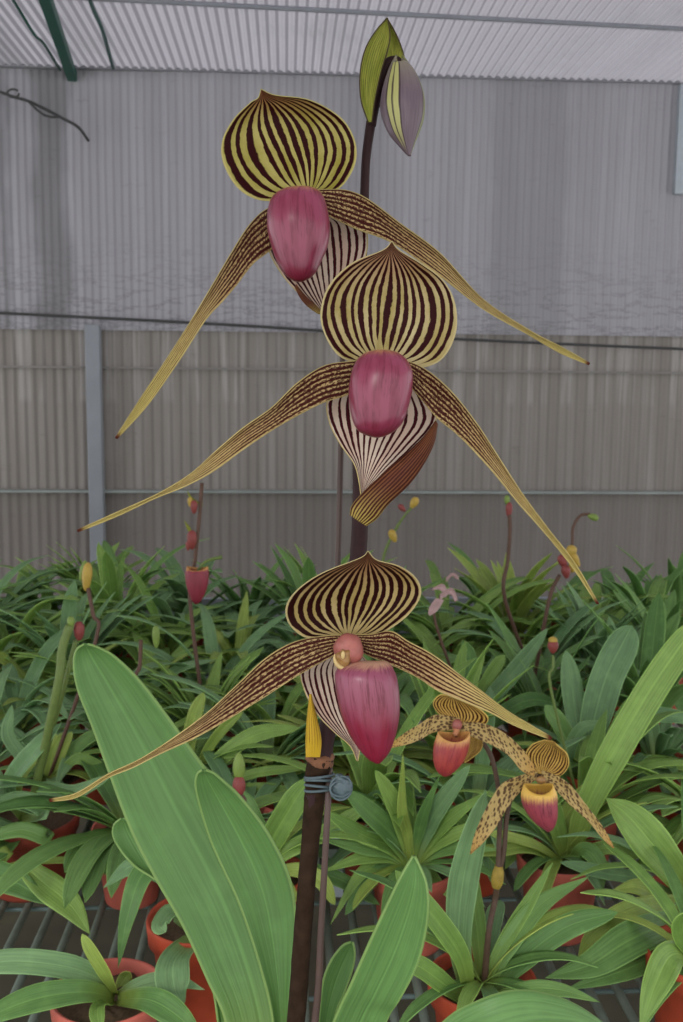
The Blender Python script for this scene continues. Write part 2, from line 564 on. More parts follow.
def egg(name, c, rx, ry, rz, mat, parent, rot=None, nu=20, nv=14, point=0.0, dent=0.0):
    verts, uvs = [], []
    R_ = rot or Matrix.Identity(3)
    for j in range(nv):
        a = math.pi * j / (nv - 1)
        for i in range(nu):
            th = 2 * math.pi * i / nu
            s = math.sin(a)
            v = Vector((rx * s * math.cos(th), ry * s * math.sin(th), rz * math.cos(a)))
            if point:
                v.x *= 1 - point * (1 - math.cos(a)) / 2
                v.y *= 1 - point * (1 - math.cos(a)) / 2
            verts.append(Vector(c) + R_ @ v)
            uvs.append((i / nu, j / (nv - 1)))
    return link(name, verts, grid_faces(nu, nv, True), mat, parent, uvs)


def prof_strap(v):
    """width of a strap leaf along its length, foot to tip"""
    a = 0.42 + 0.58 * min(1.0, v / 0.40) ** 0.8
    b = 1.0 if v < 0.62 else max(0.0, 1 - ((v - 0.62) / 0.38) ** 2.3) ** 0.72
    return a * b


def prof_pointed(v):
    a = 0.42 + 0.58 * min(1.0, v / 0.45) ** 0.8
    b = 1.0 if v < 0.5 else max(0.0, 1 - ((v - 0.5) / 0.5) ** 1.7)
    return a * b


def blade_geo(pts, width, hint, prof=prof_strap, fold=0.35, nu=7, nv=22, wave=0.0, seed=0.0):
    """a leaf along world points pts; width in metres; hint: way its upper face looks"""
    Q = [tuple(p) for p in pts]
    S = [Vector(spline(Q, k / (nv - 1))) for k in range(nv)]
    verts, uvs = [], []
    for k in range(nv):
        v = k / (nv - 1)
        t = (S[min(k + 1, nv - 1)] - S[max(k - 1, 0)]).normalized()
        hh = hint(v) if callable(hint) else hint
        s = t.cross(hh)
        s = s.normalized() if s.length > 1e-5 else t.orthogonal().normalized()
        up = s.cross(t).normalized()
        w = width * prof(v) / 2
        f = fold * (1 - 0.55 * v)
        for i in range(nu):
            u = -1 + 2 * i / (nu - 1)
            z = w * abs(u) ** 1.4 * f
            z += wave * w * math.sin(9 * v + seed + (1.5 if u > 0 else 0)) * abs(u)
            verts.append(S[k] + s * (u * w * math.sqrt(max(1 - f * f * .6, 0.2))) + up * z)
            uvs.append((i / (nu - 1), v))
    return verts, uvs, grid_faces(nu, nv)


def leaf(parent, pts, width, mat, hint=Vector((0, -0.5, 0.85)), prof=prof_strap, fold=0.35, wave=0.06, name='leaf', nv=24, nu=7, thick=0.0009):
    v, uv, f = blade_geo(pts, width, hint, prof, fold, nu, nv, wave, random.random() * 6)
    o = link(name, v, f, mat, parent, uv)
    return thicken(o, thick)


def leafpx(parent, pts, mat, w, hint=None, **kw):
    """pts (px, py, depth) foot first; w: widest, in pixels at the middle"""
    pw = [P(*p) for p in pts]
    dm = sum(p[2] for p in pts) / len(pts)
    return leaf(parent, pw, w * dm / F, mat, hint or Vector((0, -0.75, 0.65)), **kw)


# ------------------------------------------------------------------ pots
def pot_geo(r=0.060, h=0.105):
    prof = [(0.0, 0.0), (r * 0.72, 0.0), (r * 0.74, 0.004), (r * 0.93, h * 0.80), (r * 1.03, h * 0.81), (r * 1.06, h * 0.99), (r * 1.04, h * 1.015),
            (r * 0.98, h * 1.0), (r * 0.95, h * 0.84), (r * 0.90, h * 0.80)]
    n = 36
    verts, faces = [], []
    for (a, z) in prof:
        for i in range(n):
            th = 2 * math.pi * i / n
            verts.append(Vector((a * math.cos(th), a * math.sin(th), z)))
    faces = grid_faces(n, len(prof), True)
    return verts, faces


def soil_geo(r=0.060, h=0.105, seed=0):
    n, m = 30, 9
    verts, faces = [Vector((0, 0, h * 0.90))], []
    for j in range(1, m + 1):
        for i in range(n):
            th = 2 * math.pi * i / n
            a = r * 0.935 * j / m
            x, y = a * math.cos(th), a * math.sin(th)
            verts.append(Vector((x, y, h * 0.875 + 0.006 * (mnoise.noise(Vector((x * 110, y * 110, seed))) + 0.6 * mnoise.noise(Vector((x * 260, y * 260, seed)))))))
    for i in range(n):
        faces.append((0, 1 + i, 1 + (i + 1) % n))
    for j in range(m - 1):
        for i in range(n):
            a, b = 1 + j * n + i, 1 + j * n + (i + 1) % n
            faces.append((a, a + n, b + n, b))
    return verts, faces


POTME, SOILME = {}, None


def add_pot(root, mat='terra', r=0.060, h=0.105, squash=1.0):
    c = ORG[root.as_pointer()]
    key = (mat, r, h)
    if key not in POTME:
        v, f = pot_geo(r, h)
        o = link('pot', [p + c for p in v], f, M[mat], root)
        v2, f2 = soil_geo(r, h, len(POTME))
        s = link('potting_mix', [p + c for p in v2], f2, M['soil'], root)
        POTME[key] = (o.data, s.data)
    else:
        for nm, me in zip(('pot', 'potting_mix'), POTME[key]):
            o = bpy.data.objects.new(nm, me)
            COL.objects.link(o)
            o.parent = root
            ORG[o.as_pointer()] = c.copy()


POT_H = 0.105
PLANTS = []     # every potted plant: (root, x, y) for the placing of the rest


def potted(base, label, mat='terra', group=None, r=0.054, h=0.105):
    loc = Vector((base.x, base.y, BENCH))
    t = thing('potted_orchid', label, 'orchid', loc, group)
    add_pot(t, mat, r, h)
    PLANTS.append((t, base.x, base.y))
    return t


def arch_pts(base, az, length, elev, droop, n=6, curl=0.0):
    """a leaf's midline: leaves the foot at elev and bends over with droop (radians over its length)"""
    pts = [Vector(base)]
    p = Vector(base)
    st = length / (n - 1)
    for k in range(1, n):
        e = elev - droop * ((k - 0.5) / (n - 1)) ** 1.3
        a = az + curl * k / n
        p = p + Vector((math.cos(a) * math.cos(e), math.sin(a) * math.cos(e), math.sin(e))) * st
        pts.append(p.copy())
    return pts


def fan_leaf(parent, base, az, length, elev, droop, width, mat, prof=prof_strap, fold=0.4, curl=0.0, nv=18, geo=False):
    pts = arch_pts(base, az, length, elev, droop, curl=curl)
    d = Vector((math.cos(az), math.sin(az), 0))
    hint = Vector((0, 0, 1)) - d * 0.6
    if geo:
        return blade_geo(pts, width, hint, prof, fold, 5, 14, 0.08, random.random() * 6)
    return leaf(parent, pts, width, mat, hint, prof, fold, 0.07, nv=nv)


# ================================================================== THE SETTING
BDIR = WROT @ Vector((0, 1, 0))      # away from the camera, along the bench
BX = WROT @ Vector((1, 0, 0))


def B(x, y, z):
    return WROT @ Vector((x, y, 0)) + Vector((0, 0, z))


WALL_Y = 4.0
CEIL_Z = CAMZ + 1.158


def corrugated(name, x0, x1, pitch, amp, fixed, a0, a1, mode, mat, sub=8, rows=2, jit=0.0):
    """mode wall: waves along x, standing at y=fixed from z a0..a1; ceiling: lying at z=fixed from y a0..a1"""
    n = int((x1 - x0) / pitch * sub)
    verts, uvs = [], []
    for j in range(rows):
        w = a0 + (a1 - a0) * j / (rows - 1)
        for i in range(n + 1):
            x = x0 + (x1 - x0) * i / n
            ph = 2 * math.pi * x / pitch
            d = amp * math.sin(ph)
            if jit:
                d += jit * mnoise.noise(Vector((x * 1.7, w * 2.1, 3.0))) + jit * 0.35 * mnoise.noise(Vector((x * 9, w * 13, 7.0)))
            verts.append(B(x, fixed + d, w) if mode == 'wall' else B(x, w, fixed + d))
            uvs.append((x, w))
    return link(name, verts, grid_faces(n + 1, rows), mat, None, uvs)


def wall_mat(name, c, c2, streak, stain, pitch, depthv=0.25, rib_dark=None, extra=False):
    t = NT(name, 0.55, 0.3)
    u, v, uvv = t.uv()
    s1 = t.noise(t.comb(t.math('MULTIPLY', u, 9.0), t.math('MULTIPLY', v, 0.35)), 2.0, 5, .6)
    s2 = t.noise(t.comb(u, v), 1.6, 4, .6)
    s3 = t.noise(t.comb(t.math('MULTIPLY', u, 1.0), t.math('MULTIPLY', v, 2.6)), 6.0, 5, .7)
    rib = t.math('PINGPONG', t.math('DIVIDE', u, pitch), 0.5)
    col = t.mix(s2, c, c2)
    col = t.mix(t.math('MULTIPLY', t.step(s1, 0.4, 0.75), 0.6), col, streak)
    col = t.mix(t.math('MULTIPLY', t.step(s3, 0.6, 0.72), 0.28), col, stain)
    # a darker line along every wave of the sheet
    col = t.mix(t.math('MULTIPLY', t.math('SUBTRACT', 1.0, t.step(rib, 0.06, 0.26)), depthv), col, rib_dark or stain)
    if not extra:      # the sheets below the rail are of another, duller make
        col = t.mix(t.math('MULTIPLY', t.math('SUBTRACT', 1.0, t.step(v, 1.005, 1.015)), 0.55), col, t.mix(s2, lin(112, 106, 101), lin(126, 118, 113)))
        top = t.math('MULTIPLY', t.step(v, 1.36, 1.40), t.step(s1, 0.48, 0.62))
        col = t.mix(t.math('MULTIPLY', top, 0.3), col, lin(196, 193, 191))
    if extra:          # darker upright bands and crease lines drawn in the colour
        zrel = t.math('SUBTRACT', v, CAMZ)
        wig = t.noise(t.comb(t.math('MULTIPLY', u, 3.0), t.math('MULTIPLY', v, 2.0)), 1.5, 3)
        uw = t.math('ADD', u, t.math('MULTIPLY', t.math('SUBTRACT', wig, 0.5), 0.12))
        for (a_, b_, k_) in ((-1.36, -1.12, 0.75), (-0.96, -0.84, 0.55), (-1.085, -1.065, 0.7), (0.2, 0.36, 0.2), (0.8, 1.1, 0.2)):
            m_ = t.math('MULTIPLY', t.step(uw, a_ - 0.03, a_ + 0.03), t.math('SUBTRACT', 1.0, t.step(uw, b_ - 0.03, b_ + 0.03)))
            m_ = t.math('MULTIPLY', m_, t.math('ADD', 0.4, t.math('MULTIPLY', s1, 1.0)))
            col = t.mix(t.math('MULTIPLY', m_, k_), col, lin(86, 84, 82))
        cre = t.noise(t.comb(t.math('MULTIPLY', u, 2.2), t.math('MULTIPLY', v, 11.0), 4.0), 2.0, 6, .65)
        line = t.math('SUBTRACT', 1.0, t.step(t.math('ABSOLUTE', t.math('SUBTRACT', cre, 0.5)), 0.0, 0.030))
        low = t.math('SUBTRACT', 1.0, t.step(zrel, 0.2, 0.62))
        col = t.mix(t.math('MULTIPLY', t.math('MULTIPLY', line, low), 0.5), col, lin(100, 98, 99))
    t.color(col)
    t.bump(t.math('ADD', s3, s1), 0.35, 0.012)
    return t.m


# upper wall skin (smoother, hung in front of the lower sheets), lower sheets, floor
wm_low = wall_mat('wall_low', lin(148, 141, 134), lin(132, 125, 119), lin(172, 167, 162), lin(98, 92, 87), 0.038, 0.4)
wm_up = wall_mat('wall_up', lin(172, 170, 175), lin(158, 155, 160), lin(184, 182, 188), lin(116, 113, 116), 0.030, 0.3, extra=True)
zs = CAMZ + 0.185
wl = corrugated('wall_back', -3.4, 4.0, 0.038, 0.0016, WALL_Y + 0.03, 0.0, zs + 0.05, 'wall', wm_low, 8, 4)
tag(wl, kind='structure', label='lower grey ribbed wall sheets behind the plants')
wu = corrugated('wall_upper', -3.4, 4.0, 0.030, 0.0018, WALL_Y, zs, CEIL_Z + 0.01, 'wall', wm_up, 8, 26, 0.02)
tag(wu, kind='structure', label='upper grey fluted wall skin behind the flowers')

ct = NT('ceiling_sheet', 0.4, 0.4)
u_, v_, uvv_ = ct.uv()
ccol = ct.mix(ct.noise(ct.comb(ct.math('MULTIPLY', u_, 6.0), ct.math('MULTIPLY', v_, 0.8)), 1.5, 4), lin(176, 172, 180), lin(160, 156, 164))
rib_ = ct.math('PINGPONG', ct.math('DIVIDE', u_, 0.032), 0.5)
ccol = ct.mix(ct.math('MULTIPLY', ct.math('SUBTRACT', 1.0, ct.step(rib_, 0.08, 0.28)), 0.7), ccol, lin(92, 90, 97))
cband = ct.math('MULTIPLY', ct.step(u_, -1.18, -1.12), ct.math('SUBTRACT', 1.0, ct.step(u_, -1.0, -0.92)))
ccol = ct.mix(ct.math('MULTIPLY', cband, 0.45), ccol, lin(96, 96, 98))
cst = ct.noise(ct.comb(u_, v_), 2.2, 5, .65)
ccol = ct.mix(ct.math('MULTIPLY', ct.step(cst, 0.5, 0.75), 0.3), ccol, lin(120, 124, 122))
ct.color(ccol)
tr_ = ct.n('BsdfTranslucent')
ct.put(tr_.inputs[0], ccol)
ms_ = ct.n('MixShader')
ms_.inputs[0].default_value = 0.5
ct.t.links.new(ct.b.outputs[0], ms_.inputs[1])
ct.t.links.new(tr_.outputs[0], ms_.inputs[2])
ct.t.links.new(ms_.outputs[0], ct.t.nodes['Material Output'].inputs[0])
ce = corrugated('ceiling', -3.4, 4.0, 0.032, 0.0045, CEIL_Z, -1.2, WALL_Y + 0.06, 'ceiling', ct.m, 8, 3)
tag(ce, kind='structure')

fm = plain('floor_ground', lin(84, 80, 64), 0.9, 0.6, 6)
fl = link('floor', [B(-3.4, -2, 0), B(4.0, -2, 0), B(4.0, WALL_Y + 0.2, 0), B(-3.4, WALL_Y + 0.2, 0)], [(0, 1, 2, 3)], fm, None, smooth=False)
tag(fl, kind='structure')


def box(name, x0, x1, y0, y1, z0, z1, mat, parent=None, fn=B, bev=0.0):
    v = [fn(x, y, z) for z in (z0, z1) for y in (y0, y1) for x in (x0, x1)]
    f = [(0, 2, 3, 1), (4, 5, 7, 6), (0, 1, 5, 4), (2, 6, 7, 3), (0, 4, 6, 2), (1, 3, 7, 5)]
    c = fn((x0 + x1) / 2, (y0 + y1) / 2, z0)
    o = link(name, v, f, mat, parent, smooth=False, loc=None if parent else c)
    if bev:
        md = o.modifiers.new('bevel', 'BEVEL')
        md.width = bev
        md.segments = 2
    return o


def on_wall(px, py, dy=0.0):
    """the wall point seen at a pixel"""
    v = P(px, py, 1.0) - CAMP
    vv = WROT.transposed() @ v
    t = (WALL_Y - dy) / vv.y
    return WROT.transposed() @ (v * t) + Vector((0, 0, CAMZ))      # bench frame coordinates


tr = box('trim_top', -3.4, 4.0, WALL_Y - 0.02, WALL_Y + 0.01, CEIL_Z - 0.007, CEIL_Z + 0.004, plain('top_trim', lin(140, 140, 145), 0.6, 0.2, 9))
tag(tr, kind='structure')
# painted post standing against the lower sheets
a = on_wall(97, 460)
po = box('post', a.x - 0.028, a.x + 0.028, WALL_Y - 0.045, WALL_Y + 0.005, 0.0, zs + 0.02, M['post'], bev=0.004)
tag(po, 'upright pale blue-grey metal post against the lower wall sheets', 'post')
# long dark cable across the wall at the seam
seam = []
for px, py in ((-300, 298), (0, 313), (120, 319), (250, 326), (400, 336), (540, 343), (683, 349), (900, 358)):
    q = on_wall(px, py, 0.05)
    seam.append(B(q.x, WALL_Y - 0.05, q.z))
cb = tube('wall_cable', seam, 0.0055, M['wire'], None, 8, 6, loc=seam[0])
tag(cb, 'long dark cable stretched across the whole grey wall at its seam', 'cable')
a2, b2 = on_wall(-60, 491), on_wall(740, 494)
rl = box('wall_rail', a2.x, b2.x + 0.6, WALL_Y - 0.012, WALL_Y + 0.03, a2.z - 0.005, a2.z + 0.005,
         plain('teal_rail', lin(150, 158, 154), 0.5, 0.35, 9), bev=0.002)
tag(rl, 'thin pale teal rail running along the lower wall', 'rail')
a3, b3 = on_wall(0, 352), on_wall(683, 399)
sl = box('wall_batten', -3.3, 3.9, WALL_Y + 0.008, WALL_Y + 0.03, a3.z - 0.06, a3.z - 0.052, plain('seam_dark', lin(140, 136, 132), 0.7, 0.2, 9))
tag(sl, 'thin dark seam strip on the wall just under the long cable', 'seam strip')
# pale fitting in the upper right corner of the wall
a4 = on_wall(680, 90)
cf = box('wall_trim_post', a4.x - 0.012, a4.x + 0.03, WALL_Y - 0.03, WALL_Y, zs + 0.55, CEIL_Z - 0.01, M['steel'], bev=0.004)
tag(cf, 'pale vertical strip at the upper right edge of the wall', 'strip')

# ceiling purlin (pipe) and green rafter with its wires
def on_ceil(px, py, dz=0.0):
    v = P(px, py, 1.0) - CAMP
    return CAMP + v * ((CEIL_Z - dz - CAMZ) / v.z)

p0, p1 = on_ceil(200, 4, .015), on_ceil(683, 29, .015)
dr = (p1 - p0)
pur = tube('ceiling_pipe', [p0 - dr * 1.6, p0 + dr * 0.5, p1 + dr * 1.2], 0.0075, plain('pipe_grey', lin(140, 142, 150), 0.5, 0.2, 20), None, 10, 4, loc=p0)
tag(pur, 'grey pipe running crosswise under the ribbed ceiling', 'pipe')
g0, g1 = on_ceil(44, -6, 0.03), on_ceil(72, 76, 0.03)
gd = (g1 - g0).normalized()
sd = gd.cross(Vector((0, 0, 1))).normalized()
gs = g0 - gd * 1.8
gv = []
for p in (gs, g1 + gd * 0.02):
    for a_, b_ in ((-1, -1), (1, -1), (1, 1), (-1, 1)):
        gv.append(p + sd * 0.017 * a_ + Vector((0, 0, 0.018 * b_)))
gb = link('green_rafter', gv, [(0, 1, 2, 3), (7, 6, 5, 4), (0, 4, 5, 1), (1, 5, 6, 2), (2, 6, 7, 3), (3, 7, 4, 0)], M['greenbeam'], None, smooth=False, loc=gs)
tag(gb, 'dark green rafter under the ceiling at upper left', 'rafter')
w1 = tube('hanging_wire', [on_ceil(-10, -30, .02), on_ceil(13, 0, .02), on_ceil(34, 34, .05), on_ceil(44, 44, .03), on_ceil(60, 70, .03)], 0.005, M['greenbeam'], None, 8, 5,
          loc=on_ceil(13, 0, .02))
tag(w1, 'thin dark green wire left of the green rafter', 'wire')
w2 = tube('roof_strut', [on_ceil(84, -20, .02), on_ceil(92, 6, .02), on_ceil(103, 32, .04), on_ceil(113, 68, .02)], 0.007, plain('strut', lin(70, 96, 92), 0.6, 0.2, 20), None, 8, 5,
          loc=on_ceil(92, 6, .02))
tag(w2, 'slim grey-green strut right of the green rafter', 'strut')
# twisted hook wire at upper left
hw = []
for k, (px, py) in enumerate(((-30, 82), (0, 92), (14, 97), (28, 101), (45, 109), (62, 118), (78, 127), (83, 134))):
    q = on_wall(px, py, 0.12)
    hw.append(B(q.x, WALL_Y - 0.12 + (0.10 if k == 7 else 0), q.z))
ht = thing('hook_wire', 'twisted wire hooked to the wall at far left below the rafter', 'wire', hw[0])
tube('wire', hw, 0.0055, M['wire'], ht, 8, 6)
lp = []
for k in range(9):
    t = k / 8
    q = on_wall(30 + 32 * t, 103 + 15 * t + 6 * math.sin(math.pi * t), 0.12)
    lp.append(B(q.x, WALL_Y - 0.14, q.z))
tube('loop', lp, 0.0045, M['wire'], ht, 8, 4)
lp = []
for k in range(9):
    th = 2 * math.pi * k / 9
    q = on_wall(14 + 6 * math.cos(th), 97 - 3 + 4 * math.sin(th), 0.12)
    lp.append(B(q.x, WALL_Y - 0.13, q.z))
tube('loop', lp, 0.004, M['wire'], ht, 8, 4)

# the bench: bars, frame with raised far edge, legs
by0, by1, bx0, bx1 = 0.30, 2.74, -1.35, 1.60
bt = thing('slatted_bench', 'long metal bench of grey bars carrying all the potted orchids', 'bench', B((bx0 + bx1) / 2, (by0 + by1) / 2, 0))
bv, bf = [], []
nb = int((bx1 - bx0) / 0.034)
for k in range(nb + 1):
    x = bx0 + (bx1 - bx0) * k / nb
    off = len(bv)
    for y in (by0, by1):
        for i in range(8):
            th = 2 * math.pi * i / 8
            bv.append(B(x + 0.0055 * math.cos(th), y, BENCH - 0.0055 + 0.0055 * math.sin(th)))
    bf += grid_faces(8, 2, True, off)
link('bars', bv, bf, M['bar'], bt)
cv, cf_ = [], []
yy = by0 + 0.15
while yy < by1:
    off = len(cv)
    for x in (bx0, bx1):
        for i in range(8):
            th = 2 * math.pi * i / 8
            cv.append(B(x, yy + 0.003 * math.cos(th), BENCH - 0.0142 + 0.003 * math.sin(th)))
    cf_ += grid_faces(8, 2, True, off)
    yy += 0.22
link('cross_wires', cv, cf_, plain('cross_wire', lin(104, 124, 122), 0.5, 0.2, 20), bt)
for (x0, x1, y0, y1, z0, z1) in ((bx0, bx1, by1, by1 + 0.03, BENCH - 0.05, BENCH - 0.002), (bx0, bx1, by0 - 0.03, by0, BENCH - 0.05, BENCH - 0.002),
                                 (bx0 - 0.03, bx0, by0 - .03, by1 + .03, BENCH - 0.05, BENCH - 0.002), (bx1, bx1 + 0.03, by0 - .03, by1 + .03, BENCH - 0.05, BENCH - 0.002)):
    box('edge_rail', x0, x1, y0, y1, z0, z1, M['steel'], bt, bev=0.003)
er = box('edge_rail', bx0, bx1, by1 + 0.032, by1 + 0.045, BENCH - 0.04, BENCH + 0.108, M['steel'], bev=0.003)
tag(er, 'pale metal rail along the far edge of the bench below the wall', 'rail')
for x in (bx0, (bx0 + bx1) / 2, bx1 - 0.03):
    for y in (by0, by1 - 0.045):
        box('leg', x, x + 0.04, y, y + 0.04, 0, BENCH - 0.02, M['steel'], bt)
for y in (by0 + 0.3, 1.5, by1 - 0.3):
    box('crossbeam', bx0, bx1, y, y + 0.03, BENCH - 0.055, BENCH - 0.0175, M['bar'], bt)

# ================================================================== THE TALL SLIPPER ORCHID
BASE = P(257, 1450, 0.575)
mroot = thing('potted_orchid', 'tall slipper orchid in front with three big striped flowers on one dark stem', 'orchid',
              Vector((BASE.x, BASE.y + 0.01, BENCH)))
add_pot(mroot, 'terra', 0.075, 0.125)
PLANTS.append((mroot, BASE.x, BASE.y))

stalk = tubepx('flower_stalk', [(257, 1452, .575, 17), (282, 1180, .555, 17), (296, 1022, .54, 16.5), (303, 930, .535, 16.5), (310, 845, .532, 16.5), (317, 775, .53, 21),
                                (321, 757, .53, 22), (326, 735, .53, 19), (340, 680, .535, 18), (352, 610, .54, 17), (359, 545, .545, 17),
                                (360, 480, .548, 15), (357, 400, .55, 13), (360, 300, .553, 11), (364, 210, .555, 9.5), (366, 160, .555, 9), (371, 122, .553, 10)],
               M['stem'], mroot, n=18, seg=8)
# dry lower sheath is part of the stem
tubepx('stem_sheath', [(281, 1190, .556, 19.5), (296, 1022, .54, 18.5), (303, 930, .535, 18.5), (310, 845, .532, 18.5), (315, 795, .531, 21.5), (318, 770, .53, 24.5), (321, 757, .53, 25.5)],
       M['stemlow'], stalk, n=20, seg=8, wob=0.08)
tubepx('node', [(319, 765, .53, 25), (320, 759, .53, 27), (321, 755, .53, 25), (321, 753, .53, 20)], M['node'], stalk, n=22, seg=4, wob=0.25)
sheet('yellow_bract', [(306, 757), (306, 740), (307, 722), (309, 704), (310, 694)], [(320, 757), (321, 740), (318, 724), (313, 704), (311, 694)], .519, M['ybract'], stalk,
      bulge=-0.25, thick=0.0008)


def big_flower(D, label, dorsal, petals, pch, syn, dmat, pmat, ped, extra=None):
    f = part('flower', mroot)
    f['label'] = label
    L, R, C, dz, bulge = dorsal
    sheet('dorsal_sepal', L, R, D + 0.004, M[dmat], f, C=C, bulge=bulge, dz=dz, nu=33, nv=48, ripple=0.02, thick=0.0004)
    for (L, R, dz) in petals:
        sheet('petal', L, R, D, M['petal'], f, bulge=0.25, dz=dz, nu=17, nv=90, ripple=0.12, edge=0.10, rip_n=3, thick=0.0005)
    L, R, C, dz = syn
    sheet('synsepal', L, R, D + 0.012, M['syn'], f, C=C, bulge=0.5, dz=dz, nu=25, nv=36, thick=0.0004)
    pouch('pouch', pch, D - 0.014, M[pmat], f, kd=0.9, lean=0.5, nu=48, nv=44)
    tubepx('ovary', ped, M['ovary'], f, n=12, seg=6)
    return f


D1, D2, D3 = 0.535, 0.500, 0.510
f1 = big_flower(D1, 'topmost striped flower with pale pink pouch',
    ([(303, 195), (266, 201), (240, 190), (224, 165), (222, 142), (233, 120), (250, 103), (258, 98), (261, 89)],
     [(313, 194), (333, 192), (347, 180), (356, 160), (354, 138), (340, 117), (310, 100), (275, 95), (261, 89)],
     [(308, 196), (305, 180), (302, 162), (297, 145), (290, 128), (282, 115), (273, 104), (265, 97), (261, 89)],
     [0, 0.0, 0.1, 0.2, 0.3, 0.5, 0.8, 1.0, 1.2], 1.0),
    [([(292, 198), (266, 209), (249, 225), (231, 253), (214, 282), (192, 319), (165, 361), (139, 400), (115, 438)],
      [(294, 226), (271, 250), (253, 264), (236, 286), (222, 302), (205, 321), (179, 361), (148, 405), (117, 439)],
      [0, 0.2, 0.6, 0.9, 1.0, 0.8, 0.2]),
     ([(308, 190), (330, 189), (351, 191), (371, 201), (400, 223), (440, 253), (483, 299), (531, 331), (562, 347), (590, 363)],
      [(308, 208), (330, 217), (356, 229), (388, 241), (415, 258), (441, 277), (483, 309), (527, 334), (560, 353), (589, 365)],
      [0, 0.1, 0.3, 0.5, 0.2, -0.5, -1.0])],
    [(188, 289, 316), (192, 277, 321), (203, 269, 326), (225, 267, 330), (245, 271, 328), (260, 276, 322), (271, 282, 317), (278, 288, 311), (282, 294, 304)],
    ([(300, 215), (272, 228), (268, 248), (280, 272), (298, 293), (315, 308), (325, 316)],
     [(335, 215), (362, 222), (368, 240), (364, 262), (352, 285), (338, 304), (326, 317)], None, [-0.2, 0, 0.2, 0.3]),
    'dorsal', 'pouch1', [(363, 240, .556, 9), (350, 215, .57, 9), (325, 200, .562, 9), (308, 198, .542, 10)])
sheet('synsepal_back', [(295, 288), (300, 298), (308, 307), (318, 314)], [(296, 284), (306, 296), (316, 305), (326, 315)], D1 + .008, M['syn_back'], f1, nu=9, nv=12)

f2 = big_flower(D2, 'middle striped flower with glossy pink pouch',
    ([(378, 365), (353, 362), (336, 353), (323, 330), (321, 308), (330, 284), (352, 263), (383, 250), (392, 241)],
     [(386, 367), (420, 368), (443, 358), (456, 332), (455, 303), (443, 280), (422, 264), (399, 250), (392, 241)],
     [(382, 366), (384, 350), (385, 335), (387, 318), (388, 302), (389, 284), (391, 268), (391, 252), (392, 241)],
     [0, 0.0, 0.1, 0.2, 0.3, 0.5, 0.8, 1.1, 1.4], 1.0),
    [([(368, 360), (350, 361), (323, 366), (297, 383), (271, 408), (244, 427), (218, 449), (190, 474), (157, 494), (117, 512), (77, 530)],
      [(368, 384), (348, 395), (323, 403), (297, 416), (271, 431), (244, 449), (214, 471), (186, 486), (154, 499), (118, 516), (78, 532)],
      [0, 0.3, 0.8, 1.2, 1.2, 0.6, -0.4]),
     ([(398, 360), (411, 362), (430, 372), (454, 394), (478, 425), (498, 456), (522, 493), (547, 527), (575, 563), (599, 604)],
      [(394, 378), (411, 388), (435, 416), (454, 432), (469, 446), (492, 471), (519, 504), (543, 531), (572, 567), (597, 604)],
      [0, 0.3, 0.8, 1.0, 0.8, 0.3, -0.3])],
    [(350, 372, 391), (353, 364, 400), (361, 356, 408), (374, 351, 413), (392, 348.5, 412), (409, 350, 408), (422, 353, 403), (431, 358, 395), (436, 367, 386), (438, 374, 379)],
    ([(352, 372), (328, 398), (329, 422), (340, 444), (354, 464), (359, 482), (361, 498)],
     [(408, 372), (432, 400), (436, 422), (412, 450), (388, 471), (370, 488), (362, 499)],
     [(380, 372), (380, 398), (381, 422), (375, 446), (369, 467), (364, 485), (361, 499)], [-0.2, 0, 0.2, 0.3]),
    'dorsal_b', 'pouch1', [(357, 470, .548, 10), (366, 430, .555, 10), (376, 395, .54, 10), (382, 372, .508, 11)])
sheet('synsepal_back', [(436, 421), (424, 437), (405, 455), (382, 475), (362, 494), (352, 506), (350, 515)],
      [(437, 424), (434, 442), (424, 463), (409, 484), (388, 504), (377, 518), (366, 526)], D2 + .009, M['syn_back'], f2, bulge=-0.35, nu=17, nv=36)

f3 = big_flower(D3, 'lowest striped flower with deep crimson pouch and hooded upper sepal',
    ([(345, 638), (322, 638), (304, 637), (289, 624), (286, 607), (297, 590), (322, 573), (360, 558), (368, 551)],
     [(353, 638), (375, 636), (393, 627), (411, 612), (421, 594), (416, 578), (399, 566), (377, 560), (368, 551)],
     [(349, 639), (350, 628), (352, 618), (354, 608), (357, 596), (360, 584), (363, 572), (367, 560), (368, 551)],
     [0, 0.3, 0.6, 1.0, 1.4, 1.8, 2.2, 2.6, 3.0], 1.3),
    [([(352, 636), (331, 635), (296, 641), (267, 657), (240, 682), (208, 712), (176, 736), (140, 759), (108, 774), (76, 793), (49, 799)],
      [(352, 650), (330, 658), (296, 677), (262, 699), (224, 722), (193, 739), (160, 754), (132, 768), (108, 778), (78, 797), (50, 802)],
      [0, 0.2, 0.7, 1.1, 1.4, 1.4, 1.0]),
     ([(350, 634), (371, 634), (391, 631), (408, 641), (432, 654), (459, 674), (482, 691), (510, 712), (552, 737)],
      [(350, 648), (371, 657), (393, 666), (418, 678), (438, 691), (464, 702), (490, 713), (515, 726), (551, 740)],
      [0, 0.2, 0.7, 1.0, 1.0, 0.4, -0.4])],
    [(662, 358, 386), (665, 344, 391), (671, 336, 394.5), (682, 335, 398), (704, 338.5, 400), (723, 344, 398.5), (740, 353, 394), (751, 361, 389.5), (758, 368, 384), (762, 375, 380)],
    ([(322, 652), (301, 668), (304, 690), (316, 713), (334, 732), (350, 746), (357, 761)],
     [(360, 652), (375, 672), (378, 695), (375, 715), (368, 732), (361, 746), (358, 761)], None, [-0.2, 0, 0.2, 0.3]),
    'dorsal_c', 'pouch3', [(345, 660, .54, 12), (348, 650, .53, 12), (350, 645, .518, 12)])
Rf = Matrix.Rotation(math.radians(80), 3, 'X')
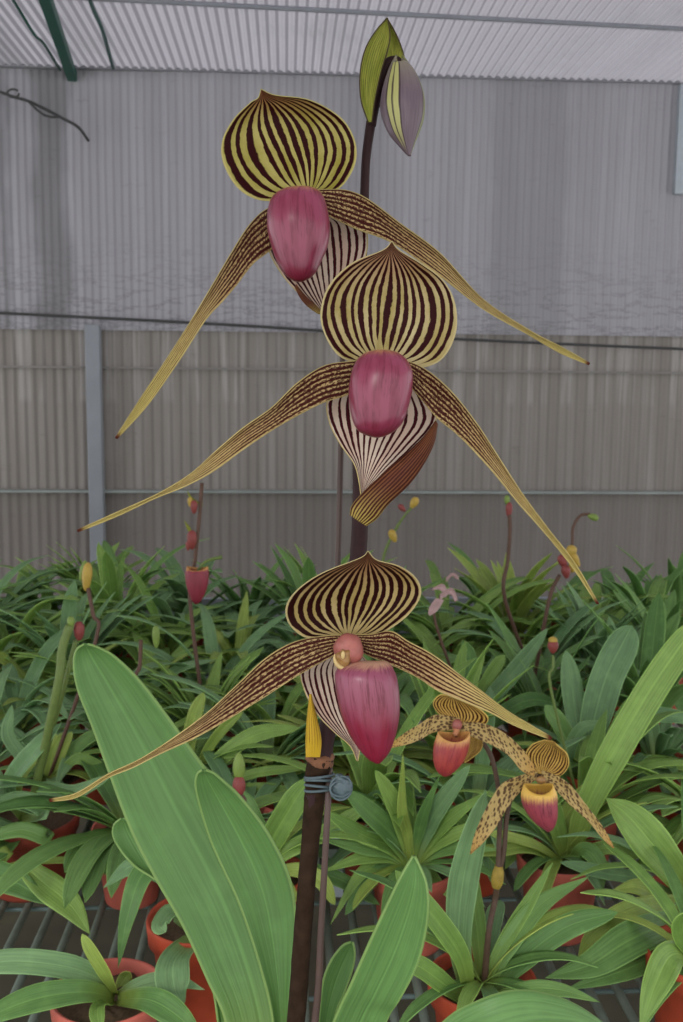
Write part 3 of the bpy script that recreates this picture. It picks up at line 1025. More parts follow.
def lumpy(o, c, amp, fr):
    q0 = c - ORG[mroot.as_pointer()]
    for vtx in o.data.vertices:
        q = vtx.co - q0
        vtx.co += q * amp * mnoise.noise(q * fr)
    return o

cc = P(349, 649, D3 - .010)
lumpy(egg('column', cc, .0076, .0066, .0080, M['rosy'], f3, nu=32, nv=22), cc, 0.14, 170)
cc = P(344, 658, D3 - .0155)
lumpy(egg('stigma', cc, .0040, .0030, .0042, M['gold'], f3, nu=24, nv=16), cc, 0.4, 420)
ring = []
for k in range(12):
    th = math.radians(165 + 150 * k / 11)
    ring.append(P(346 + 11.5 * math.cos(th), 657 - 11.5 * math.sin(th), D3 - .0165))
tube('shield_rim', ring, [0.0003 + 0.0009 * math.sin(math.pi * k / 11) for k in range(12)], M['cream'], f3, 10, 4)
egg('stigma_lobe', P(343, 655, D3 - .0190), .0010, .0008, .0020, M['cream'], f3)

# bud with its bracts at the top
budp = part('bud_head', mroot)
budp['label'] = 'unopened grey-purple bud hanging beside a green bract'
DB = 0.545
tubepx('bud_neck', [(371, 126, .553, 10), (373, 112, .552, 11), (377, 92, .55, 12), (382, 74, .548, 12), (389, 63, .547, 11), (397, 61, .546, 9), (401, 66, .546, 7)], M['stem'], budp, n=14, seg=6)
rows = [(60, 396, 403), (64, 391, 409), (70, 388, 414), (82, 384, 420), (95, 381, 424), (108, 380, 425), (121, 383, 423.5), (134, 389, 419), (145, 398, 414.5), (152, 404, 412), (156, 408, 411)]
pv = pouch('bud', rows, DB - 0.002, M['bud'], budp, open_top=True, kd=0.9, nu=40, nv=36)
sheet('green_bract', [(368, 122), (361, 100), (360, 74), (365, 50), (375, 32), (387, 18)], [(372, 122), (375, 100), (381, 72), (387, 52), (390, 36), (387.5, 18)],
      DB - .002, M['gbract'], budp, bulge=0.5, thick=0.0008, dz=[0, 0.4, 0.5, 0.2])
sheet('green_bract', [(384, 64), (388, 48), (388, 34), (387, 20)], [(406, 62), (401, 46), (395, 32), (388, 20)], DB + .008, M['gbract'], budp, bulge=0.4, thick=0.0008)

# leaves of the tall orchid
def msheet(L, R, D, dz, bulge=0.5):
    return sheet('leaf', L, R, D, M['leaf_main'], mroot, bulge=bulge, dz=dz, nu=15, nv=50, thick=0.0014)

msheet([(245, 1450), (240, 1250), (240, 1100), (225, 1022), (207, 981), (183, 928), (155, 879), (130, 830), (109, 775), (92, 728), (77, 690), (73, 665), (76, 650), (84, 644)],
       [(270, 1450), (290, 1250), (300, 1100), (296, 1022), (285, 950), (268, 890), (245, 832), (220, 788), (196, 755), (165, 712), (140, 680), (116, 657), (100, 648), (88, 644)],
       .585, [0, -0.5, -1.5, -2.6, -3.2, -3.2, -2.8], 0.7)
msheet([(250, 1450), (262, 1250), (276, 1100), (273, 1022), (258, 960), (238, 902), (222, 868), (209, 838), (199, 805), (195, 785), (197, 774), (202, 770)],
       [(268, 1450), (284, 1250), (292, 1100), (289, 1022), (293, 966), (296, 915), (288, 872), (266, 829), (240, 796), (225, 782), (214, 773), (206, 770)],
       .570, [0, 0.0, -0.4, -0.4, 0.4, 1.0], 0.6)
msheet([(256, 1450), (275, 1250), (300, 1110), (333, 1022), (350, 985), (370, 940), (392, 893), (404, 870), (413, 856)],
       [(276, 1450), (310, 1250), (352, 1110), (387, 1022), (400, 1000), (418, 964), (428, 920), (427, 885), (415, 856)],
       .575, [0, 2.0, 5.0, 6.5, 7.5, 7.5], 0.5)
msheet([(252, 1450), (285, 1250), (305, 1110), (318, 1022), (322, 985), (330, 962), (342, 946), (351, 942)],
       [(264, 1450), (300, 1250), (322, 1110), (334, 1022), (344, 994), (352, 972), (355, 955), (353, 942)],
       .600, [0, 0, 0, 0], 0.4)
msheet([(262, 1450), (330, 1200), (390, 1080), (444, 1020), (478, 1000), (512, 990), (545, 993), (580, 1007), (625, 1040)],
       [(275, 1450), (365, 1260), (425, 1150), (480, 1090), (510, 1070), (540, 1060), (570, 1055), (600, 1050), (628, 1044)],
       .560, [0, 3.0, 5.0, 4.5, 3.5], -0.5)
msheet([(240, 1450), (232, 1200), (222, 1000), (176, 900), (132, 864), (114, 840), (113, 826), (121, 818)],
       [(255, 1450), (230, 1200), (215, 1000), (185, 920), (165, 872), (150, 840), (138, 825), (124, 818)],
       .640, [0, -2.0, -4.5, -4.5], 0.4)

# support rod and wire tie
rp = [(266, 1455, .560, 8), (285, 1270, .548, 8), (315, 1022, .533, 7.6), (321, 930, .528, 7), (328, 800, .524, 6.6), (331, 720, .545, 6.4), (338, 560, .556, 6.2), (341, 440, .56, 6.0),
      (343, 330, .562, 6.0), (344, 290, .562, 6.0)]
rod = tube('support_rod', [P(a, b, d) for a, b, d, w in rp], [w / 2 * d / F for a, b, d, w in rp], M['rod'], None, 12, 6, loc=P(266, 1455, .56))
tag(rod, 'thin brown support rod standing behind the tall orchid stem', 'support rod')
tie = thing('wire_tie', 'grey-blue wire tie binding the dark stem to the rod', 'wire tie', P(320, 782, .525))
for yy in (776, 780.5, 786, 789):
    lp = []
    for k in range(15):
        th = 2 * math.pi * k / 14
        lp.append(P(319.5 + 14.5 * math.cos(th), yy + 1.6 * math.cos(th * 1.0 + yy) + 1.5 * math.sin(th), .528 - 0.0072 * math.sin(th)))
    tube('loop', lp, 0.00075, M['tie'], tie, 8, 4, caps=False)
kc = P(341, 787, .520)
knot = egg('knot', kc, .0056, .0042, .0066, M['tie'], tie, nu=28, nv=20)
for vtx in knot.data.vertices:
    q = vtx.co - (kc - ORG[tie.as_pointer()])
    vtx.co += q * 0.22 * mnoise.noise(q * 420) + q * 0.10 * math.sin(q.z * 2600 + q.x * 900)
for a_ in (-0.5, 0.3, 0.9):
    lp = [kc + RIGHT * (.0056 * math.cos(th / 12 * 2 * math.pi)) + UPV * (.0064 * math.sin(th / 12 * 2 * math.pi)) * math.cos(a_) - FWD * (.0046 * abs(math.sin(th / 12 * math.pi)) * (0.5 + a_ / 2)) for th in range(13)]
    tube('loop', lp, 0.0006, M['tie'], tie, 8, 3)

# ================================================================== SECOND ORCHID (two small flowers)
ZT = BENCH + POT_H - 0.01
b2_ = G(482, 988, ZT)
d2 = depth(b2_)
r2 = potted(b2_, 'orchid right of the tall one with two small yellow spotted flowers', 'terra')
DS = 1.0
tubepx('flower_stalk', [(484, 985, d2, 7), (489, 930, d2 - .02, 6), (495, 900, DS + .03, 6), (498, 875, DS + .02, 6), (499, 845, DS + .02, 5.5), (500, 810, DS + .02, 5), (497, 780, DS + .02, 5), (490, 754, DS + .02, 5),
                        (478, 738, DS + .02, 5), (465, 728, DS + .006, 6)], M['stem2'], r2, n=12, seg=6)
tubepx('flower_stalk', [(498, 878, DS + .022, 5), (504, 850, DS + .02, 5), (507, 815, DS + .02, 5), (514, 790, DS + .024, 5), (528, 778, DS + .02, 5), (541, 775, DS + .004, 6)], M['stem2'], r2, n=12, seg=6)
tubepx('node', [(496, 888, DS + .02, 8), (497, 882, DS + .02, 12), (498, 874, DS + .02, 12), (499, 866, DS + .02, 8)], plain('olive_node', lin(150, 128, 48), .6, .5, 200), r2, n=14, seg=5)
fa = part('flower', r2)
fa['label'] = 'left small flower with orange-rimmed red pouch'
sheet('dorsal_sepal', [(452, 722), (438, 713), (433, 703), (440, 695), (452, 696)], [(468, 726), (484, 725), (488, 717), (474, 705), (460, 698)], DS, M['dorsal_s'], fa,
      C=[(461, 724), (460, 715), (457, 708), (455, 701), (455, 696)], bulge=0.6, dz=[0, 0.3, 0.8, 1.4], nu=25, nv=24, thick=0.0012)
sheet('petal', [(460, 718), (436, 715), (420, 724), (405, 733), (390, 744)], [(460, 730), (435, 732), (420, 740), (405, 745), (391, 748)], DS, M['spot'], fa, bulge=0.2, dz=[0, 0.5, 0.2], nu=13, nv=30, ripple=.1)
sheet('petal', [(462, 722), (480, 723), (493, 727), (507, 735), (525, 752), (536, 768)], [(460, 732), (480, 740), (497, 748), (510, 757), (522, 771), (534, 776)], DS, M['spot'], fa, bulge=0.2, dz=[0, 0.5, 0.7], nu=13, nv=30, ripple=.1)
sheet('synsepal', [(466, 733), (466, 748), (463, 762)], [(483, 735), (481, 750), (465, 763)], DS + .01, M['dorsal_s'], fa, bulge=0.3, nu=13, nv=16)
pouch('pouch', [(735, 438, 470), (742, 434.5, 470), (752, 433, 467.5), (762, 433.5, 463), (770, 436, 456), (775, 441, 450), (776.5, 444, 447)], DS - .018, M['pouchs'], fa, open_top=True, kd=0.85, nu=36, nv=30)
egg('staminode', P(457, 725, DS - .008), .005, .005, .006, M['rosy'], fa)
tubepx('column', [(458, 722, DS, 8), (457, 728, DS - .008, 7), (455, 736, DS - .014, 5)], M['inner'], fa, n=10, seg=4)
fb = part('flower', r2)
fb['label'] = 'right small flower with drooping spotted petals and streaked pouch'
sheet('dorsal_sepal', [(540, 774), (527, 766), (525.5, 754), (533, 744), (545, 740)], [(546, 775), (560, 776), (568.5, 766), (567, 754), (556, 744)], DS, M['dorsal_s'], fb,
      C=[(543, 774), (546, 764), (549, 756), (552, 749), (552, 741)], bulge=0.6, dz=[0, 0.3, 0.8, 1.4], nu=25, nv=24, thick=0.0012)
sheet('petal', [(538, 770), (522, 775), (502, 784), (487, 807), (475, 834), (470, 854)], [(536, 780), (522, 790), (508, 807), (496, 827), (482, 844), (471, 854)], DS, M['spot'], fb, bulge=0.2, dz=[0, 0.6, 0.4], nu=13, nv=34, ripple=.1)
sheet('petal', [(542, 770), (559, 777), (572, 787), (590, 810), (606, 832), (614, 848)], [(540, 782), (555, 790), (571, 806), (589, 822), (604, 840), (613, 848)], DS, M['spot'], fb, bulge=0.2, dz=[0, 0.6, 0.4], nu=13, nv=34, ripple=.1)
pouch('pouch', [(787, 524, 553), (794, 521, 557), (805, 522.5, 557.5), (815, 528, 557.5), (823, 535, 556), (829, 543, 553), (832, 547, 549)], DS - .016, M['pouchb'], fb, open_top=True, kd=0.85, nu=36, nv=30)
egg('staminode', P(541, 780, DS - .010), .0050, .003, .0040, M['gold'], fb)

def lv(root, d, pts, w, mat, **kw):
    """hero leaf: pts (px, py, depth offset)"""
    return leafpx(root, [(a, b, d + c) for a, b, c in pts], M[mat], w * 0.86, **kw)

up = Vector((0, -1, 0.25))
lv(r2, d2, [(470, 1000, 0), (459, 940, 0), (463, 880, .0), (478, 820, -.01), (486, 790, -.01)], 36, 'leaf_c', hint=up, prof=prof_pointed)
lv(r2, d2, [(470, 1003, 0), (462, 960, -.03), (440, 925, -.05), (418, 898, -.06), (395, 870, -.05)], 26, 'leaf_a')
lv(r2, d2, [(478, 1000, 0), (500, 950, 0), (530, 900, 0.02), (553, 862, .03)], 17, 'leaf_a', prof=prof_pointed)
lv(r2, d2, [(478, 1002, 0), (505, 950, 0), (540, 905, .02), (590, 876, .05)], 24, 'leaf_b', prof=prof_pointed)
lv(r2, d2, [(478, 1004, 0), (515, 965, 0), (565, 928, .0), (618, 912, .0)], 28, 'leaf_b')
lv(r2, d2, [(478, 1006, 0), (520, 990, -.03), (560, 990, -.05), (600, 1002, -.07)], 18, 'leaf_b', prof=prof_pointed)
lv(r2, d2, [(472, 1006, 0), (445, 985, -.03), (415, 965, -.05), (392, 968, -.06)], 24, 'leaf_a')

# ================================================================== NEAR PLANTS AROUND THEM
def near(px, py, label, mat='terra', **kw):
    b = G(px, py, ZT)
    r = potted(b, label, mat, **kw)
    return r, depth(b)

# lower left, small plant in a pot with pale rim
r, d = near(108, 1000, 'small orchid at lower left corner in a pot with pale pink rim', 'terra_p')
lv(r, d, [(114, 995, 0), (92, 975, -.02), (50, 964, -.04), (0, 962, -.05), (-45, 972, -.05)], 28, 'leaf_c')
lv(r, d, [(114, 998, 0), (85, 992, -.04), (40, 998, -.07), (0, 1012, -.09), (-30, 1030, -.1)], 32, 'leaf_b', prof=prof_pointed)
lv(r, d, [(116, 994, 0), (106, 975, -.03), (92, 952, -.04), (82, 934, -.04)], 15, 'leaf_y', hint=up)
lv(r, d, [(118, 996, 0), (140, 985, .0), (172, 980, .0), (205, 990, .0)], 20, 'leaf_c', prof=prof_pointed)
lv(r, d, [(118, 999, 0), (150, 1000, -.04), (180, 1018, -.06), (205, 1045, -.08)], 32, 'leaf_b', prof=prof_pointed)
lv(r, d, [(117, 992, 0.02), (124, 980, .03), (130, 972, .03)], 16, 'leaf_y', hint=up)
lv(r, d, [(113, 1003, 0), (98, 1008, -.05), (100, 1030, -.08)], 18, 'leaf_a')
# orange pot partly behind the great leaf
r, d = near(198, 938, 'orchid in the bright orange pot behind the great leaf, lower left', 'terra', h=0.12)
lv(r, d, [(190, 930, 0), (172, 912, -.03), (160, 925, -.06), (166, 932, -.07)], 20, 'leaf_c')
lv(r, d, [(200, 935, 0), (175, 960, -.1), (175, 990, -.13), (185, 1003, -.13)], 40, 'leaf_c', prof=prof_pointed)
lv(r, d, [(198, 930, 0), (175, 880, -.04), (145, 872, -.06), (128, 915, -.08), (118, 968, -.09)], 27, 'leaf_b', prof=prof_pointed)
lv(r, d, [(195, 930, 0), (170, 880, -.02), (135, 866, -.02), (103, 888, -.02)], 26, 'leaf_c', prof=prof_pointed)
lv(r, d, [(200, 930, 0), (190, 870, 0), (160, 820, .02), (135, 770, .03)], 30, 'leaf_b')
# left pot, brown-red
r, d = near(28, 822, 'orchid in a red-brown pot at the left edge with wide drooping leaves', 'terra_d', r=0.068)
lv(r, d, [(25, 818, 0), (40, 790, -.03), (75, 792, -.06), (112, 775, -.06)], 17, 'leaf_c')
lv(r, d, [(20, 822, 0), (45, 812, -.08), (20, 800, -.08), (-30, 812, -.1)], 20, 'leaf_c')
lv(r, d, [(28, 825, 0), (0, 850, -.1), (-30, 850, -.12)], 26, 'leaf_b')
lv(r, d, [(-10, 870, -.12), (30, 862, -.12), (75, 860, -.12), (125, 861, -.12)], 8, 'leaf_y')
lv(r, d, [(20, 862, -.12), (40, 880, -.14), (70, 905, -.17), (90, 934, -.2)], 34, 'leaf_a', prof=prof_pointed)
lv(r, d, [(10, 850, -.10), (-10, 870, -.12), (20, 885, -.14), (50, 905, -.16)], 34, 'leaf_b', prof=prof_pointed)
lv(r, d, [(25, 820, 0), (10, 785, -.03), (40, 745, -.05), (62, 722, -.05)], 24, 'leaf_c', prof=prof_pointed)
lv(r, d, [(25, 820, 0), (48, 838, -.08), (20, 830, -.09), (-20, 842, -.09)], 18, 'leaf_b')
lv(r, d, [(22, 820, 0), (20, 780, 0), (50, 740, .02), (52, 735, .02)], 12, 'leaf_y', hint=up)
# fan right of the stem, big rosette
r, d = near(412, 872, 'full rosette of long strap leaves just right of the tall orchid stem', 'terra_p')
for tip, mid, w, mt in (((403, 752), (402, 810), 14, 'leaf_y'), ((375, 770), (392, 800), 20, 'leaf_a'), ((470, 765), (440, 805), 22, 'leaf_c'),
                        ((440, 775), (425, 810), 14, 'leaf_b'), ((490, 790), (455, 815), 18, 'leaf_a'), ((505, 815), (460, 832), 18, 'leaf_a'),
                        ((500, 850), (465, 848), 16, 'leaf_b'), ((345, 790), (375, 818), 26, 'leaf_b'), ((325, 812), (362, 835), 20, 'leaf_a'),
                        ((318, 838), (360, 848), 18, 'leaf_b'), ((322, 872), (362, 858), 18, 'leaf_a'), ((345, 915), (370, 880), 20, 'leaf_b'),
                        ((458, 905), (436, 882), 16, 'leaf_a'), ((330, 925), (360, 875), 16, 'leaf_a')):
    lv(r, d, [(412, 866, 0), ((412 + mid[0]) / 2, (862 + mid[1]) / 2 - 3, -.01), (mid[0], mid[1], -.03), (tip[0], tip[1], -.05)], w, mt, prof=prof_pointed if w < 20 else prof_strap)
# big upright strap leaf at right edge
r, d = near(560, 862, 'pale-based orchid behind the right small flower with one long upright strap leaf', 'terra_p')
lv(r, d, [(572, 858, 0), (583, 815, -.02), (612, 755, -.03), (650, 690, -.03), (683, 642, -.02), (700, 622, -.02)], 36, 'leaf_a', hint=up)
lv(r, d, [(565, 858, 0), (555, 820, -.01), (540, 780, -.01), (528, 770, 0)], 24, 'leaf_a', hint=up)
lv(r, d, [(565, 860, 0), (560, 835, 0), (570, 810, 0), (600, 775, 0.02)], 22, 'leaf_y', hint=up)
lv(r, d, [(560, 862, 0), (530, 848, -.03), (500, 850, -.05), (465, 852, -.06)], 15, 'leaf_y')
lv(r, d, [(562, 862, 0), (535, 845, -.03), (505, 836, -.05), (490, 834, -.06)], 12, 'leaf_y')
lv(r, d, [(568, 862, 0), (590, 852, -.03), (612, 848, -.04), (640, 858, -.05)], 16, 'leaf_a')
lv(r, d, [(570, 864, 0), (585, 850, -.04), (600, 868, -.06), (598, 900, -.07)], 22, 'leaf_b', prof=prof_pointed)
# right edge plant with broad crossing leaf
r, d = near(690, 905, 'broad-leaved orchid at the right edge with a long crossing leaf', 'terra')
lv(r, d, [(700, 905, 0), (665, 860, -.02), (632, 820, -.02), (606, 798, 0)], 46, 'leaf_a', prof=prof_pointed, hint=up)
lv(r, d, [(690, 905, 0), (668, 905, -.03), (640, 888, -.05), (612, 890, -.06)], 24, 'leaf_y', prof=prof_pointed)
lv(r, d, [(700, 905, 0), (668, 902, -.05), (625, 912, -.1), (592, 935, -.12), (577, 962, -.12)], 22, 'leaf_y', prof=prof_pointed)
lv(r, d, [(705, 930, -.03), (670, 925, -.08), (630, 940, -.14), (590, 965, -.16), (545, 978, -.18)], 40, 'leaf_b', prof=prof_pointed)
lv(r, d, [(695, 945, -.05), (660, 955, -.1), (620, 972, -.14), (565, 990, -.16)], 26, 'leaf_b', prof=prof_pointed)
lv(r, d, [(690, 905, 0), (640, 880, 0), (600, 872, 0), (560, 862, 0)], 16, 'leaf_c')
# pot in the bottom right corner
r, d = near(700, 975, 'orchid in the bottom right corner with a wide downward leaf over its orange pot', 'terra', h=0.12)
lv(r, d, [(695, 960, 0), (672, 955, -.04), (655, 985, -.08), (640, 1030, -.1)], 36, 'leaf_a', prof=prof_pointed)
lv(r, d, [(698, 960, 0), (683, 930, -.04), (690, 910, -.06)], 30, 'leaf_a', hint=up)
# upright broad leaves, right middle
r, d = near(590, 775, 'orchid with two broad upright blue-green leaves right of centre', 'terra')
lv(r, d, [(590, 772, 0), (592, 730, 0), (605, 680, .01), (622, 645, .02), (632, 625, .02)], 40, 'leaf_c', hint=up)
lv(r, d, [(586, 772, 0), (578, 730, 0), (572, 690, .02), (566, 650, .03)], 26, 'leaf_c', hint=up)
lv(r, d, [(585, 775, 0), (570, 745, -.01), (556, 720, -.02), (545, 705, -.02)], 22, 'leaf_b')
lv(r, d, [(595, 775, 0), (615, 740, -.02), (640, 718, -.03), (668, 716, -.04), (700, 722, -.04)], 20, 'leaf_c')
lv(r, d, [(585, 775, 0), (568, 760, -.03), (580, 730, -.05), (607, 723, -.06)], 14, 'leaf_c')
lv(r, d, [(580, 778, 0), (560, 775, -.04), (540, 782, -.05)], 22, 'leaf_b')
lv(r, d, [(595, 778, 0), (625, 765, -.03), (660, 762, -.05), (700, 770, -.05)], 16, 'leaf_a')
# lighter upright leaves left of that
r, d = near(478, 742, 'orchid with long pale slanting leaves behind the two small flowers', 'terra_d')
lv(r, d, [(470, 735, 0), (490, 700, -.01), (515, 670, -.01), (548, 628, 0)], 20, 'leaf_c', hint=up)
lv(r, d, [(470, 735, 0), (478, 700, 0), (495, 668, 0), (505, 655, 0)], 16, 'leaf_a', hint=up)
lv(r, d, [(470, 738, 0), (452, 700, -.01), (440, 678, -.01), (425, 650, 0)], 20, 'leaf_b')
lv(r, d, [(475, 740, 0), (500, 715, -.03), (530, 700, -.04), (560, 705, -.04)], 18, 'leaf_b')
lv(r, d, [(470, 740, 0), (450, 740, -.04), (425, 755, -.05)], 18, 'leaf_a')
lv(r, d, [(470, 740, 0), (490, 740, -.04), (515, 750, -.06)], 18, 'leaf_c')
lv(r, d, [(470, 735, 0), (465, 700, .01), (470, 660, .02), (462, 640, .02)], 16, 'leaf_b', hint=up)
# yellowish upright behind the great leaf's right
r, d = near(185, 790, 'yellow-green orchid between the great leaf and the lowest flower', 'terra_d')
lv(r, d, [(190, 785, 0), (188, 750, 0), (195, 715, 0), (204, 692, 0)], 17, 'leaf_y', hint=up)
lv(r, d, [(195, 785, 0), (205, 755, 0), (222, 730, -.01), (243, 712, -.01)], 12, 'leaf_y', hint=up)
lv(r, d, [(195, 788, 0), (220, 760, -.02), (255, 735, -.02), (300, 728, 0)], 20, 'leaf_a')
lv(r, d, [(195, 788, 0), (225, 782, -.03), (262, 772, -.04), (305, 768, -.04)], 12, 'leaf_a')
lv(r, d, [(195, 790, 0), (225, 790, -.03), (265, 788, -.05), (300, 792, -.05)], 12, 'leaf_a')
lv(r, d, [(185, 785, 0), (165, 750, 0), (160, 730, 0)], 16, 'leaf_b')
r, d = near(262, 880, 'orchid half hidden between the great leaf and the dark stem', 'terra')
lv(r, d, [(262, 872, 0), (272, 840, -.02), (292, 805, -.03), (310, 778, -.03)], 30, 'leaf_a', hint=up)
lv(r, d, [(262, 872, 0), (290, 850, -.02), (330, 830, 0), (375, 800, 0)], 20, 'leaf_a')
lv(r, d, [(265, 875, 0), (295, 870, -.04), (320, 880, -.06), (335, 905, -.06)], 18, 'leaf_y')
lv(r, d, [(262, 872, 0), (262, 840, 0), (250, 810, 0), (240, 790, .01)], 20, 'leaf_b')
lv(r, d, [(265, 875, 0), (300, 870, 0), (340, 880, 0), (380, 905, 0)], 18, 'leaf_b')
# left edge, upright yellow-green bunch
r, d = near(48, 782, 'narrow yellow-green orchid with upright leaves left of the great leaf', 'terra_d')
lv(r, d, [(47, 785, 0), (50, 765, 0), (56, 745, 0), (66, 732, 0)], 12, 'leaf_y', hint=up)
lv(r, d, [(50, 785, 0), (60, 760, 0), (68, 740, 0), (72, 732, 0)], 9, 'leaf_y', hint=up)
lv(r, d, [(50, 786, 0), (75, 760, -.02), (95, 765, -.03), (110, 775, -.03)], 14, 'leaf_a')
lv(r, d, [(46, 786, 0), (25, 760, -.02), (8, 735, -.02), (12, 705, -.02)], 15, 'leaf_c')
lv(r, d, [(48, 786, 0), (70, 755, 0.01), (95, 735, .02), (125, 732, .03)], 16, 'leaf_b')

random.seed(5)
for (t_, x_, y_) in PLANTS[1:]:
    qx, qy = project((x_, y_, ZT))
    if qx < 230 and qy > 800:
        continue
    n_ = 12 if qx > 330 else 10
    for k in range(n_):
        az = 2 * math.pi * (k + random.random() * .7) / n_
        toward = -math.sin(az)                   # leaves on the near side stay short and low
        fan_leaf(t_, Vector((x_, y_, BENCH + 0.10)), az, random.uniform(.11, .17) * (0.8 if toward > 0.3 else 1.1), random.uniform(.35, .7) if toward > 0.3 else random.uniform(.6, 1.1),
                 random.uniform(.8, 1.4), random.uniform(.013, .021), M[random.choice(['leaf_a', 'leaf_b', 'leaf_b', 'leaf_c', 'leaf_y'])], random.choice([prof_strap, prof_pointed]))
random.seed(23)
# ================================================================== THE REST OF THE BENCH
TONES = [('mid-green', 'leaf_a'), ('dark green', 'leaf_b'), ('grey-green', 'leaf_c'), ('yellow-green', 'leaf_y')]
HABIT = ['arching', 'upright', 'spreading']
ROWN = ['first', 'second', 'third', 'fourth', 'fifth', 'sixth', 'seventh', 'eighth', 'ninth', 'tenth', 'eleventh', 'twelfth', 'thirteenth',
        'fourteenth', 'fifteenth', 'sixteenth', 'seventeenth', 'eighteenth']
field = []
row_y = []
y = 0.86
step = 0.165
while y < 2.68:
    row_y.append(y)
    y += step
HERO_XY = [(x, yy) for (_, x, yy) in PLANTS]
for ri, y in enumerate(row_y):
    half = 0.37 * y + 0.10
    x = -half + (0.09 if ri % 2 else 0.0)
    while x < half:
        bx = x + random.uniform(-.025, .025)
        byy = y + random.uniform(-.03, .03)
        p = B(bx, byy, 0)
        x += 0.158
        if min(math.hypot(p.x - hx, p.y - hy) for hx, hy in HERO_XY) < 0.115:
            continue
        if byy > 2.66:
            continue
        qx, qy = project((p.x, p.y, ZT))
        if qy > 900 or (qx < 250 and qy > 850) or (qx > 330 and qy > 840):
            continue
        field.append((ri, p))
proto_n = 0
REC = []
for ri, p in field:
    far = p.y
    base = Vector((p.x, p.y, BENCH + 0.09))
    ti = random.choices([0, 1, 2, 3], [5, 5, 5, 1])[0]
    hab = random.choice([0, 0, 1, 2, 2])
    tone, mk = TONES[ti]
    pm = random.choice(['terra', 'terra', 'terra_d', 'terra_p'])
    nl = random.randint(15, 20)
    size = random.uniform(0.85, 1.15) * (1.0 if far < 1.9 else 1.08)
    t = thing('potted_orchid', 'x', 'orchid', Vector((p.x, p.y, BENCH)), 'potted orchids massed on the bench')
    add_pot(t, pm, random.choice([0.045, 0.050]), 0.105)
    verts, uvs, faces = [], [], []
    az0 = random.uniform(0, math.pi)
    for k in range(nl + 5):
        low = k >= nl                            # oldest leaves hang over the rim
        side = k % 2
        az = az0 + side * math.pi + random.gauss(0, 0.55)
        rank = k // 2 / (nl / 2)
        elev = {0: 1.25 - 0.75 * rank, 1: 1.45 - 0.55 * rank, 2: 0.95 - 0.7 * rank}[hab] + random.uniform(-.12, .12)
        droop = {0: 1.3, 1: 0.7, 2: 0.9}[hab] * random.uniform(.7, 1.3)
        ln = random.uniform(0.16, 0.27) * size * (1.05 if hab == 0 else 0.92)
        if low:
            az, elev, droop, ln = random.uniform(-math.pi, 0.0), random.uniform(.25, .6), random.uniform(1.0, 1.6), random.uniform(.11, .17)
        wd = random.uniform(0.020, 0.034) * size
        if k >= nl - 2 and ti != 3 and random.random() < 0.7:
            pass
        v, uv, f = fan_leaf(None, base + Vector((math.cos(az), math.sin(az), 0)) * 0.004, az, ln, elev, droop, wd, None,
                            random.choice([prof_strap, prof_pointed]), 0.45, random.uniform(-.3, .3), geo=True)
        off = len(verts)
        verts += v
        uvs += uv
        faces += [tuple(i + off for i in q) for q in f]
    fo = link('foliage', verts, faces, M[mk], t, uvs)
    thicken(fo, 0.0009)
    if random.random() < 0.3:
        az = -math.pi / 2 + random.uniform(-1.4, 1.4)
        fan_leaf(t, base + Vector((0, 0, 0.004)), az, random.uniform(.09, .14), 0.3, 1.2, 0.014, M['dry'], prof_pointed, 0.7, nv=12).name = 'dry_leaf'
    REC.append((ri, p, t, tone, HABIT[hab]))

# plants the camera cannot see at all are left out
bpy.context.view_layer.update()
dg = bpy.context.evaluated_depsgraph_get()
seen = {}
for py in range(2, H, 4):
    for px in range(2, W, 4):
        dv = (P(px, py, 1.0) - CAMP).normalized()
        ok, _, _, _, ob, _ = SC.ray_cast(dg, CAMP, dv)
        if ok:
            while ob.parent:
                ob = ob.parent
            seen[ob.name] = seen.get(ob.name, 0) + 1
keep = []
for rec in REC:
    if seen.get(rec[2].name, 0) >= 5:
        keep.append(rec)
    else:
        for c in list(rec[2].children):
            bpy.data.objects.remove(c)
        bpy.data.objects.remove(rec[2])
print('PRUNE', len(REC), len(keep))
REC = keep

# each label: tone, habit, and the plant's place in its row counted along the bench
rows_all = {}
for (o, x, yy) in PLANTS:
    ly = (WROT.transposed() @ Vector((x, yy, 0)))
    ri = min(range(len(row_y)), key=lambda k: abs(row_y[k] - ly.y))
    rows_all.setdefault(ri, []).append((ly.x, None, None, None))
for ri, p, t, tone, hab in REC:
    rows_all.setdefault(ri, []).append(((WROT.transposed() @ p).x, t, tone, hab))
last = len(row_y) - 1
for ri, lst in rows_all.items():
    lst.sort(key=lambda e: e[0])
    for k, (x, t, tone, hab) in enumerate(lst):
        if t is None:
            continue
        place = 'back row by the wall' if ri == last else ('%s row from the wall' % ROWN[last - ri])
        t['label'] = '%s %s-leaved potted orchid, %s from left in the %s' % (tone, hab, ROWN[k], place)

# ------------------------------------------------------------------ far flowers, buds and stalks, each on the plant it grows from
def host(p):
    c = sorted(PLANTS[1:] + [(t, q.x, q.y) for _, q, t, _, _ in REC], key=lambda e: math.hypot(e[1] - p.x, e[2] - p.y))
    return c[0][0]


def stalk_on(pts, d, mat='thinstem', w=4):
    """pts px from foot (hidden in leaves) to head; joins the nearest plant's crown"""
    foot = P(pts[0][0], pts[0][1], d)
    h = host(foot)
    o = ORG[h.as_pointer()]
    wp = [o + Vector((0, 0, 0.095))] + [P(a, b, d) for a, b in pts]
    return h, tube('flower_stalk', wp, [w / 2 * d / F] * len(wp), M[mat], h, 8, 5)


def egg_px(name, px, py, d, wx, wz, mat, parent, point=0.4, tilt=0.0):
    return egg(name, P(px, py, d), wx / 2 * d / F, wx / 2 * d / F, wz / 2 * d / F, M[mat], parent, rot=Matrix.Rotation(tilt, 3, 'Y'), nu=14, nv=12, point=point)

